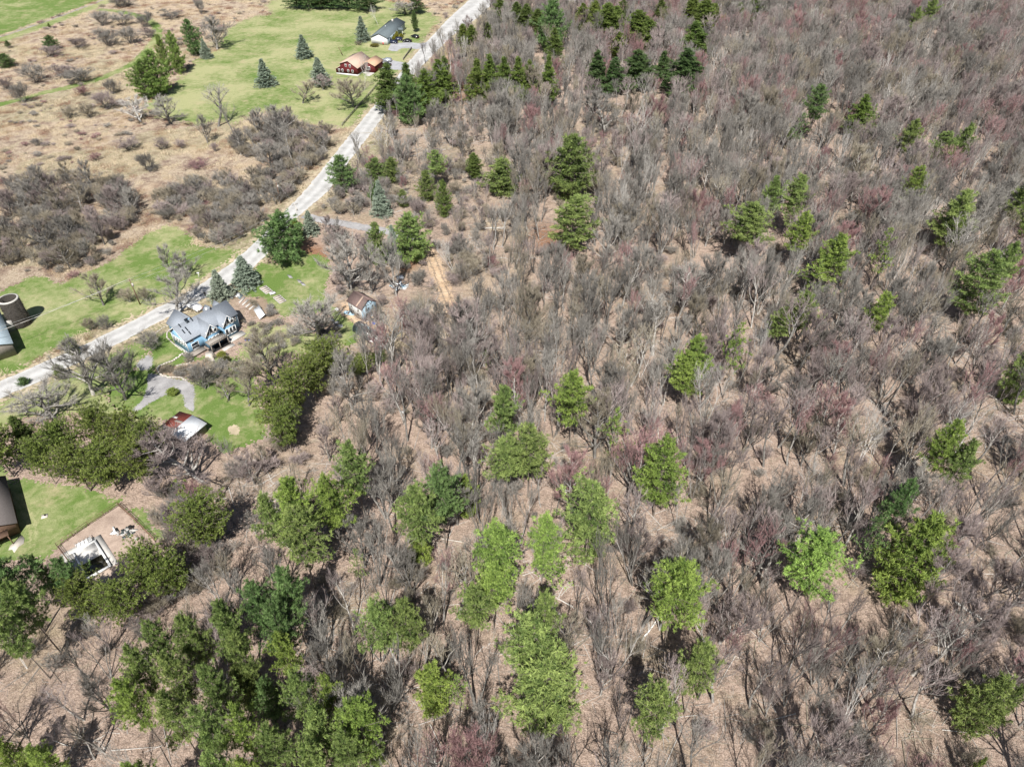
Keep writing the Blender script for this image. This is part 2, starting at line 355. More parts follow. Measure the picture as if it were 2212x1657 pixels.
def sheet(name, polys, mat, z, cell=.5, ragged=.6, soft=.5, kind='structure', seed=3, lab=None, cat=None, attrs=None, holes=()):
    """a flat sheet with a ragged, thinning edge: small cells are kept where their jittered centre is inside"""
    rs = np.random.RandomState(seed); VV = []; FF = []; n0 = 0
    for poly in polys:
        x0, y0 = poly.min(0)-1; x1, y1 = poly.max(0)+1
        cs = max(cell, math.sqrt((x1-x0)*(y1-y0)/260000))
        X, Y = np.meshgrid(np.arange(x0, x1, cs), np.arange(y0, y1, cs)); h, wd = X.shape
        X = X+(rs.rand(h, wd)-.5)*cs*.5; Y = Y+(rs.rand(h, wd)-.5)*cs*.5
        cxm = (X[:-1, :-1]+X[1:, 1:])/2; cym = (Y[:-1, :-1]+Y[1:, 1:])/2
        qx = cxm+(vnoise(cxm, cym, 2.5)-.5)*2*ragged+rs.randn(*cxm.shape)*soft; qy = cym+(vnoise(cxm+50, cym, 2.5)-.5)*2*ragged+rs.randn(*cxm.shape)*soft
        k = inside(qx, qy, poly)
        for hp in holes: k &= ~inside(cxm, cym, hp)
        id_ = np.arange(h*wd).reshape(h, wd)
        f = np.stack([id_[:-1, :-1], id_[:-1, 1:], id_[1:, 1:], id_[1:, :-1]], -1)[k]
        us, inv = np.unique(f.reshape(-1), return_inverse=True)
        VV.append(np.stack([X.ravel()[us], Y.ravel()[us], np.full(len(us), z)], 1)); FF.append(inv.reshape(-1, 4)+n0); n0 += len(us)
    V = np.concatenate(VV); F = np.concatenate(FF)
    o = obj(name, mesh_np(name, V, F, (mat,), attrs=attrs(V) if attrs else None)); tag(o, lab, cat, kind=kind); return o
sheet('lawn', [gP['A']], M_LAWN2, .02, .55, 1.5, 1.2)
sheet('lawn', [gP['B']], M_LAWN, .02, .4, .8, .45)
sheet('lawn', [gP['C']], M_LAWN3, .02, .35, .7, .4)
sheet('lawn', [gP['D']], M_LAWN3, .02, .35, .6, .35)
sheet('lawn', [gP['E'], gP['F']], M_LAWN, .02, .3, .6, .35)
LAWN_H = [(-60, 905), (0, 872), (100, 835), (190, 790), (250, 765), (320, 732), (345, 722), (322, 745), (300, 790), (240, 830), (225, 850), (240, 880), (290, 900), (345, 905), (330, 950), (250, 915), (180, 890), (60, 900), (0, 930), (-60, 960)]
LAWN_I = [(540, 700), (600, 700), (640, 715), (690, 720), (728, 748), (720, 790), (690, 800), (640, 760), (590, 770), (560, 800), (545, 798), (520, 775)]
gP['H'] = gs(LAWN_H); gP['I'] = gs(LAWN_I)
sheet('lawn', [gP['H']], M_LAWN2, .02, .35, .9, .6); sheet('lawn', [gP['I']], M_LAWN2, .02, .35, 1.2, .9)
sheet('meadow', [gP['G']], M_LAWN3, .02, .7, .8, .5)

def ribbon(pts, w, wend=None):
    """centre line in picture units and a width in metres -> an outline on the ground"""
    P = gpoly(pts); Q = []
    for i in range(len(P)-1):
        k = max(2, int(np.hypot(*(P[i+1]-P[i]))/2))
        for t in np.arange(k)/k: Q.append(P[i]*(1-t)+P[i+1]*t)
    Q.append(P[-1]); Q = np.array(Q)
    for _ in range(6): Q[1:-1] = (Q[:-2]+2*Q[1:-1]+Q[2:])/4
    T = np.gradient(Q, axis=0); T /= np.linalg.norm(T, axis=1)[:, None]; Nn = np.stack([-T[:, 1], T[:, 0]], 1)
    ww = np.linspace(w, wend or w, len(Q))[:, None]/2
    return Q, np.concatenate([Q+Nn*ww, (Q-Nn*ww)[::-1]])
Ql, pl = ribbon(LANE, 7.0); sheet('farm_lane', [pl], M_LAWN2, .024, .6, .8, .6)
Qt, pt = ribbon([(x, y-7) for x, y in LANE], .9); sheet('farm_track', [pt], M_GRAV, .032, .4, .2, .15)
Qm, pm = ribbon(MOWN, 4.6); sheet('mown_path', [pm], M_LAWN, .026, .4, .5, .3)
def rib_mesh(name, L, R, mat, z, nacross=8, edge=.25, seed=1):
    Lp = gpoly(L); Rp = gpoly(R)
    def res(P, n):
        s = np.concatenate([[0], np.cumsum(np.hypot(*np.diff(P, axis=0).T))]); t = np.linspace(0, s[-1], n)
        q = np.stack([np.interp(t, s, P[:, 0]), np.interp(t, s, P[:, 1])], 1)
        for _ in range(12): q[1:-1] = (q[:-2]+2*q[1:-1]+q[2:])/4
        return q
    n = int(np.hypot(*np.diff(Lp, axis=0).T).sum()/.5); a = res(Lp, n); b = res(Rp, n)
    a = a+np.stack([vnoise(a[:, 0], a[:, 1], 1.2)-.5, vnoise(a[:, 1], a[:, 0], 1.0)-.5], 1)*edge*2
    b = b+np.stack([vnoise(b[:, 0], b[:, 1], 1.2)-.5, vnoise(b[:, 1], b[:, 0], 1.0)-.5], 1)*edge*2
    t = np.linspace(0, 1, nacross+1)[:, None, None]
    V = (a[None]*(1-t)+b[None]*t); V = np.concatenate([V, np.full(V.shape[:2]+(1,), z)], 2)
    id_ = np.arange((nacross+1)*n).reshape(nacross+1, n)
    F = np.stack([id_[:-1, :-1], id_[1:, :-1], id_[1:, 1:], id_[:-1, 1:]], -1).reshape(-1, 4)
    me = mesh_np(name, V.reshape(-1, 3), F, (mat,), attrs=dict(across=np.repeat(t.ravel(), n)))
    return tag(obj(name, me), kind='structure')
rib_mesh('road', RL, RR, M_ROAD, .045)
sheet('road_verge', [np.array(list(gpoly(RL)+[-1.3, .8])+list(gpoly(RL)[::-1]+[.2, -.2]))], M_VERGE, .03, .4, .7, .8, seed=5)
sheet('road_verge', [np.array(list(gpoly(RR)+[1.2, -.6])+list(gpoly(RR)[::-1]+[-.2, .2]))], M_VERGE, .03, .4, .7, .8, seed=6)
Qd, pd = ribbon(DRIVE2, 3.3, 3.6); sheet('driveway', [pd], M_GRAV, .05, .25, .2, .12)
sheet('driveway', [gpoly(DRIVE_W)], M_ASPH, .05, .4, .3, .15); sheet('driveway', [gpoly(DRIVE_R)], M_ASPH, .05, .4, .25, .12)
sheet('driveway', [gpoly(DRIVE_H)], M_GRAV, .05, .2, .2, .12); sheet('garden_path', [gpoly(PATCH_H)], M_GRAV, .05, .2, .3, .2)
Qk, pk = ribbon(TRACK, 3.4)
sheet('dirt_track', [pk], M_DIRT, .03, .25, .5, .35)
for off in (-.85, .85):
    T = np.gradient(Qk, axis=0); T /= np.linalg.norm(T, axis=1)[:, None]; c = Qk+np.stack([-T[:, 1], T[:, 0]], 1)*off; Nn = np.stack([-T[:, 1], T[:, 0]], 1)*.22
    sheet('wheel_rut', [np.concatenate([c+Nn, (c-Nn)[::-1]])], M_BED, .036, .2, .15, .12)
sheet('pool_yard_ground', [gP['yard']], M_YARD, .036, .25, .3, .15)
sheet('garden_bed', [gpoly(BED_C)], M_BED, .034, .25, .5, .3)
sheet('garden_bed', [gpoly([(330, 800), (352, 790), (385, 790), (420, 778), (440, 775), (462, 790), (455, 812), (420, 825), (404, 820), (368, 815), (345, 806)])], M_BED, .04, .25, .5, .35)
sheet('worn_ground', [gpoly([(490, 925), (505, 918), (518, 925), (512, 938), (495, 938)])], M_VERGE, .034, .2, .2, .15)
sheet('worn_ground', [gpoly([(700, 692), (716, 690), (735, 712), (728, 730), (705, 720)])], M_BED, .034, .2, .4, .3)
sheet('worn_ground', [gpoly([(745, 650), (760, 655), (835, 700), (860, 720), (830, 730), (790, 715), (752, 690), (738, 668)])], M_DIRT, .033, .2, .5, .4)
# two faint wheel tracks across the pool-side lawn
for pts in ([(0, 1056), (40, 1092), (68, 1130), (72, 1160), (60, 1195)], [(-5, 1040), (50, 1082), (78, 1125), (84, 1155), (72, 1195)]):
    q, pp = ribbon(pts, .4); sheet('wheel_track', [pp], M_LAWN2, .03, .2, .1, .12)
# ------------------------------------------------------------------ tree makers
class TT:
    """vertices, triangles and the clump value for one tree mesh, gathered as arrays"""
    def __init__(s): s.V = []; s.F = []; s.A = []; s.n = 0
    def put(s, V, F, a):
        s.V.append(V); s.F.append(F+s.n); s.A.append(np.broadcast_to(a, (len(V),)).astype(float)); s.n += len(V)
    def tubes(s, P0, P1, R0, R1, k):
        P0 = np.asarray(P0); P1 = np.asarray(P1); m = len(P0)
        if not m: return
        D = P1-P0; D = D/np.maximum(np.linalg.norm(D, axis=1)[:, None], 1e-6)
        ref = np.where(np.abs(D[:, 2:3]) > .9, [[1., 0, 0]], [[0, 0, 1.]]); U = np.cross(D, ref); U /= np.linalg.norm(U, axis=1)[:, None]; W = np.cross(D, U)
        t = np.arange(k)/k*2*np.pi; c = np.cos(t)[None, :, None]; q = np.sin(t)[None, :, None]
        ring = U[:, None]*c+W[:, None]*q
        A = P0[:, None]+ring*np.asarray(R0)[:, None, None]; B = P1[:, None]+ring*np.asarray(R1)[:, None, None]
        V = np.concatenate([A, B], 1).reshape(-1, 3); i = np.arange(k); j = (i+1) % k
        f = np.concatenate([np.stack([i, j, k+j], 1), np.stack([i, k+j, k+i], 1)]); F = (f[None]+np.arange(m)[:, None, None]*2*k).reshape(-1, 3)
        s.put(V, F, .5)
    def blades(s, P, D, L, Wd, rs, a=.5):
        """thin tapering slips: a base edge and a tip"""
        m = len(P); R = rs.randn(m, 3); U = np.cross(D, R); U /= np.maximum(np.linalg.norm(U, axis=1)[:, None], 1e-6)
        L = np.asarray(L).reshape(-1, 1)*np.ones((m, 1)); Wd = np.asarray(Wd).reshape(-1, 1)*np.ones((m, 1))
        V = np.stack([P-U*Wd/2, P+U*Wd/2, P+D*L], 1).reshape(-1, 3); F = np.arange(3*m).reshape(-1, 3)
        s.put(V, F, np.repeat(np.broadcast_to(a, (m,)), 3))
    def mesh(s, name, mat):
        V = np.concatenate(s.V); F = np.concatenate(s.F); return mesh_np(name, V, F, (mat,), attrs=dict(v=np.concatenate(s.A)))
def unit(v): return v/np.maximum(np.linalg.norm(v, axis=-1, keepdims=True), 1e-9)

def bare(seed, H=15., stems=1, first=.35, spread=.55, n1=9, tw=1.0, up=.35, r0=.17, wtw=.040, droop=0.):
    """a leafless tree: (wood, twigs); wood is the stem and the limbs"""
    rs = np.random.RandomState(seed); wood = TT(); crown = TT()
    seg = {0: [], 1: [], 2: []}; tips = []
    def grow(p, d, L, r, lev, ns):
        pts = [p]; q = p.copy(); dd = d.copy()
        for i in range(ns):
            dd = unit(dd+rs.randn(3)*(.08 if lev == 0 else .13)+np.array([0, 0, up*.35 if lev else .05])-np.array([0, 0, droop*(lev > 1)]))
            q2 = q+dd*L/ns; ra = r*(1-i/ns*.72); rb = r*(1-(i+1)/ns*.72)
            seg[min(lev, 2)].append((q, q2, ra, rb)); q = q2; pts.append(q)
        return np.array(pts), dd
    def at(pts, t):
        x = t*(len(pts)-1); i = min(int(x), len(pts)-2); return pts[i]*(1-x+i)+pts[i+1]*(x-i), unit(pts[i+1]-pts[i])
    for s in range(stems):
        a = rs.rand()*6.28; lean = (.05 if stems == 1 else .28+.22*rs.rand()); d = unit(np.array([math.cos(a)*lean, math.sin(a)*lean, 1.]))
        LH = H*(.88 if stems == 1 else .62+.28*rs.rand()); rr = r0*(1 if stems == 1 else .62)
        tp, _ = grow(np.array([math.cos(a), math.sin(a), 0.])*(0 if stems == 1 else .18), d, LH, rr, 0, 7)
        for k in range(n1):
            t = first+(.97-first)*(k+rs.rand()*.8)/n1; p, td = at(tp, t); b = k*2.4+rs.rand()*1.2
            sp = spread*(.75+.5*rs.rand()); o = np.array([math.cos(b), math.sin(b), 0.]); dd = unit(td*(1-sp)+o*sp+np.array([0, 0, .1]))
            L1 = H*(.44-.30*((t-first)/(1-first))**1.2)*(.75+.5*rs.rand())
            lp, _ = grow(p, dd, L1, rr*(1-.72*t)*.55+.012, 1, 5)
            n2 = 6
            for j in range(n2):
                u = .28+.7*(j+rs.rand())/n2; p2, d2 = at(lp, min(u, .99)); o2 = unit(rs.randn(3)*[1, 1, .6]); d3 = unit(d2*.75+o2*.62+np.array([0, 0, up]))
                L2 = L1*(.52-.25*u)*(.7+.6*rs.rand()); sp_, _ = grow(p2, d3, L2, .040*max(.5, L1/6), 2, 3); tips.append((sp_, L2))
            tips.append((lp[2:], L1*.5))
        tips.append((tp[5:], H*.15))
    for lev, k in ((0, 7), (1, 5)):
        a = seg[lev]; wood.tubes([x[0] for x in a], [x[1] for x in a], [x[2] for x in a], [x[3] for x in a], k)
    a = seg[2]; crown.tubes([x[0] for x in a], [x[1] for x in a], [x[2] for x in a], [x[3] for x in a], 3)
    P = []; D = []; L = []
    for pts, Lb in tips:
        k = int(4.6*tw+rs.rand()); u = rs.rand(k)**.8; x = u*(len(pts)-1); i = np.minimum(x.astype(int), len(pts)-2); f = (x-i)[:, None]
        p = pts[i]*(1-f)+pts[i+1]*f; d = unit(pts[i+1]-pts[i]); d = unit(d*.9+unit(rs.randn(k, 3))*.5+[0, 0, up-droop])
        P.append(p); D.append(d); L.append(np.full(k, .55+.16*Lb)*(.6+.8*rs.rand(k)))
    P = np.concatenate(P); D = np.concatenate(D); L = np.concatenate(L)
    crown.blades(P, D, L, wtw, rs)
    for rep in range(3):
        f = (.25+.7*rs.rand(len(P)))[:, None]; d = unit(D*.9+unit(rs.randn(len(P), 3))*.5+[0, 0, up*.6-droop])
        crown.blades(P+D*L[:, None]*f, d, L*(.38+.35*rs.rand(len(P))), wtw*.72, rs)
    return wood, crown

def ever(seed, H=18., R=4.5, zb=.3, prof='pine', whorl=.75, nb=6, clump=1.0, bl=.6, bw=.17, nbl=9, rise=.25, gap=.25, lumpy=.25, wood_r=.2, up=.45):
    """an evergreen: (wood, foliage); foliage is many needle slips grouped in tufts along whorled limbs"""
    rs = np.random.RandomState(seed); wood = TT(); fol = TT(); z0 = zb*H
    ax = rs.randn(2)*.02*H
    def axis(z): t = z/H; return np.array([ax[0]*t*t, ax[1]*t*t, z])
    zs = np.linspace(0, H*.985, 9); pts = np.array([axis(z) for z in zs]); rr = wood_r*(1-zs/H*.93)
    wood.tubes(pts[:-1], pts[1:], rr[:-1], rr[1:], 7)
    CP_, CO, CS, CV = [], [], [], []; z = z0; ph = rs.rand()*6
    B0, B1, BR = [], [], []
    lump = rs.rand(7)*6.28
    while z < H*.97:
        t = (z-z0)/(H-z0)
        if prof == 'pine': r = R*(min(1, .55+1.9*t)*(1-t)**.72*1.22)
        elif prof == 'cone': r = R*(1-t)**.88
        elif prof == 'column': r = R*min(1, (1-t)*1.9)**.8*min(1, .75+t)
        else: r = R*math.sqrt(max(.02, 1-(2*min(max(t, .03), 1)-.85)**2*.9))
        k = max(3, int(round(nb*(.6+.5*r/R))))
        for j in range(k):
            if rs.rand() < gap*.55: continue
            a = ph+j*6.283/k+rs.randn()*.25; lf = 1+lumpy*math.sin(a*2+lump[int(t*6.9)])+lumpy*rs.randn()*.7; L = max(.35, r*lf)
            ri = rise*(.3+1.1*t)+rs.randn()*.09; o = np.array([math.cos(a), math.sin(a), 0.]); m = 5
            s = np.linspace(0, 1, m); c = axis(z)+o*(s*L)[:, None]+np.array([0, 0, 1.])*((ri*s+.14*s*s)*L)[:, None]
            B0 += list(c[:-1]); B1 += list(c[1:]); BR += list(.02+.012*L*(1-s[:-1]))
            nc = max(2, int(clump*(1.6*L+1.5))); u = .22+.8*(np.arange(nc)+rs.rand(nc)*.9)/nc; u = np.minimum(u, 1.04); side = rs.randn(nc)*.26*L*(1.05-u*.75)
            p = axis(z)+o*(u*L)[:, None]+np.array([-o[1], o[0], 0])*side[:, None]+np.array([0, 0, 1.])*((ri*u+.14*u*u)*L+rs.randn(nc)*.10)[:, None]
            CP_.append(p); od = unit(o*.75+np.array([-o[1], o[0], 0])*(side/(.3*L+.1))[:, None]*.7+[0, 0, up]); CO.append(od); CS.append(np.ones(nc)*(.75+.5*rs.rand(nc))); CV.append(np.clip(rs.rand(nc)*.6+.35*u+rs.randn()*.12, 0, 1))  # clump value grows outward: gap shade painted inside, bright tips
        ph += 1.1; z += whorl*(.75+.5*rs.rand())*(1-.45*t)
    p = np.array([axis(H*.975)]*3); CP_.append(p); CO.append(np.array([[0, 0, 1.]]*3)); CS.append(np.ones(3)*.8); CV.append(np.ones(3)*.6)
    wood.tubes(B0, B1, BR, [x*.6 for x in BR], 3)
    P = np.concatenate(CP_); O = np.concatenate(CO); S = np.concatenate(CS); Vv = np.concatenate(CV); m = len(P)
    P = np.repeat(P, nbl, 0); O = np.repeat(O, nbl, 0); S = np.repeat(S, nbl); Vv = np.repeat(Vv, nbl)
    d = unit(O*.8+unit(rs.randn(len(P), 3))*.95); P = P+rs.randn(len(P), 3)*.10*S[:, None]*bl/.6
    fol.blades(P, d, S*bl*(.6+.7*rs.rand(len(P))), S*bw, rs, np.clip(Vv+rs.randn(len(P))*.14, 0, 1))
    return wood, fol

LIB = {}; RS = 1
def reg(kind, pair, mw, mc, H, R, zb=0.):
    wd, cr = pair
    V = np.concatenate(cr.V); R = float(np.percentile(np.hypot(V[:, 0], V[:, 1]), 97)); H = float(np.percentile(V[:, 2], 99.9))
    LIB.setdefault(kind, []).append((wd.mesh('trunk', mw), cr.mesh('crown', mc), H, R, zb))
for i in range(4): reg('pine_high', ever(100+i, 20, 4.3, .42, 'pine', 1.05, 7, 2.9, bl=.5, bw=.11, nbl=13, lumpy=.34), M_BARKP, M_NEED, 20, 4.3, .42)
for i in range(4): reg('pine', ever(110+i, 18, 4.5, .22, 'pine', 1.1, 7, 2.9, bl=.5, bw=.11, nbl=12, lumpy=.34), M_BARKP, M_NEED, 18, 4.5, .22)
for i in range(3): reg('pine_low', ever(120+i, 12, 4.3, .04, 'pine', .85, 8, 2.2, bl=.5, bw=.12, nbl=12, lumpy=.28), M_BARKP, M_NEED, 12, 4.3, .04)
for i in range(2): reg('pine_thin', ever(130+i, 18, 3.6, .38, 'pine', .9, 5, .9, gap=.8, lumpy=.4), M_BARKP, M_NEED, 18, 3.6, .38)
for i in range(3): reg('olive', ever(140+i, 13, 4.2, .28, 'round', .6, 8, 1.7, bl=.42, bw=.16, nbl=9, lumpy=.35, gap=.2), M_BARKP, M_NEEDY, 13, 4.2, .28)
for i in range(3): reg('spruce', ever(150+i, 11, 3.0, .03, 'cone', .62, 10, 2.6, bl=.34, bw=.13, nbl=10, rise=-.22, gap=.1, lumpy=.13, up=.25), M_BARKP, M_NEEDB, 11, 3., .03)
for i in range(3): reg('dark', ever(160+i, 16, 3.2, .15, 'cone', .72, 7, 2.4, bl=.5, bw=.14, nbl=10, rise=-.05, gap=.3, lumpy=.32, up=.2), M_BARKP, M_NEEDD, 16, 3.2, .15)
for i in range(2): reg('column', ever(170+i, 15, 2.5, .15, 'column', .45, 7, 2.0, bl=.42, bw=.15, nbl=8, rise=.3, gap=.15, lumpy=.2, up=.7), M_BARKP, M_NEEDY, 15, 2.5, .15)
BP = {}
for i in range(5): BP[('tall', i)] = bare(200+i, 16, 1, .42, .32, 11, 1.1, up=.5, r0=.20)
for i in range(2): BP[('fork', i)] = bare(220+i, 15, 3, .32, .30, 7, 1.0, up=.5, r0=.23)
for i in range(3): BP[('open', i)] = bare(230+i, 11, 1, .13, .58, 18, 3.4, up=.42, r0=.21)
for i in range(3): BP[('shrub', i)] = bare(240+i, 4.2, 6, .12, .60, 6, .9, up=.22, r0=.07, wtw=.036)
for i in range(2): BP[('birch', i)] = bare(250+i, 14, 2, .30, .45, 8, .8, r0=.15)
for i in range(3): BP[('sapling', i)] = bare(260+i, 6.5, 2, .2, .5, 7, .7, r0=.05, wtw=.034)
TW = dict(grey=M_TWIG, mauve=M_TWIGM, red=M_TWIGR, tan=M_TWIGT, white=M_TWIGW)
def bare_lib(shape, hue):
    k = shape+'_'+hue
    if k not in LIB:
        for (s, i), pr in BP.items():
            if s == shape: reg(k, pr, M_BARKW if hue == 'white' else M_BARK, TW[hue], 0, 0)
    return LIB[k]
def plant(name, lib, vi, X, Y, H, R, rz, colr, label, cat, group):
    e = lib[vi % len(lib)]; r = bpy.data.objects.new(name, None); col.objects.link(r)
    r.location = (X, Y, 0); r.rotation_euler = (0, 0, rz); r.scale = (R/e[3], R/e[3], H/e[2])
    tag(r, label, cat, group)
    for nm, m in (('trunk', e[0]), ('crown', e[1])):
        o = bpy.data.objects.new(nm, m); col.objects.link(o); o.parent = r
        if nm == 'crown' or 'bare' in name: o.color = tuple(colr)+(1,)
    return r
# ------------------------------------------------------------------ every evergreen, by where its crown shows in the photograph
HUE = dict(y=(1.10, 1.12, .85), g=(1, 1, 1), b=(.80, .97, 1.10), d=(.62, .74, .85), p=(1.25, 1.15, 1.15), o=(.93, .98, .85), s=(1.0, 1.0, 1.0), l=(1.15, 1.25, 1.0))  # l is light green; on central lower pines it paints in lens-flare glow
def fit(x0, y0, x1, y1, H, grounded, zb=None):
    """stand a crown of height H so that its outline falls on the box; returns X, Y, R, zb, H"""
    X, Y = g((x0+x1)/2, y1 if grounded else (y0+y1)/2, 0 if grounded else H*.6); R = 3.; zb = .03*H if grounded else .35*H
    for _ in range(60):
        pts = [proj(X, Y, H)]
        for z, f in ((zb+.22*(H-zb), 1.), (zb+.5*(H-zb), .85), (zb, .55)):
            for a in range(12):
                pts.append(proj(X+R*f*math.cos(a*.5236), Y+R*f*math.sin(a*.5236), z))
        px = [p[0] for p in pts]; py = [p[1] for p in pts]; a0, a1, b0, b1 = min(px), max(px), min(py), max(py)
        sc = FPX/(Y*CP-(H*.6-CAM_H)*SP)
        X += ((x0+x1)-(a0+a1))/2/sc*.7; R = max(.5, R+((x1-x0)-(a1-a0))/2/sc*.6)
        if R < .2*(H-zb) and not grounded: H *= .985
        vy = sc*(SP+.1)
        Y -= (y0-b0)/vy*.5
        if grounded: H = max(1., H+((y1-y0)-(b1-b0))/(sc*CP)*.5); zb = .03*H
        else:
            if zb <= .041*H and (y1-y0) > (b1-b0)+1: H = min(27., H*1.01)
            zb = min(.72*H, max(.04*H, zb-((y1-y0)-(b1-b0))/(sc*CP)*.4))
    return X, Y, R, zb, H
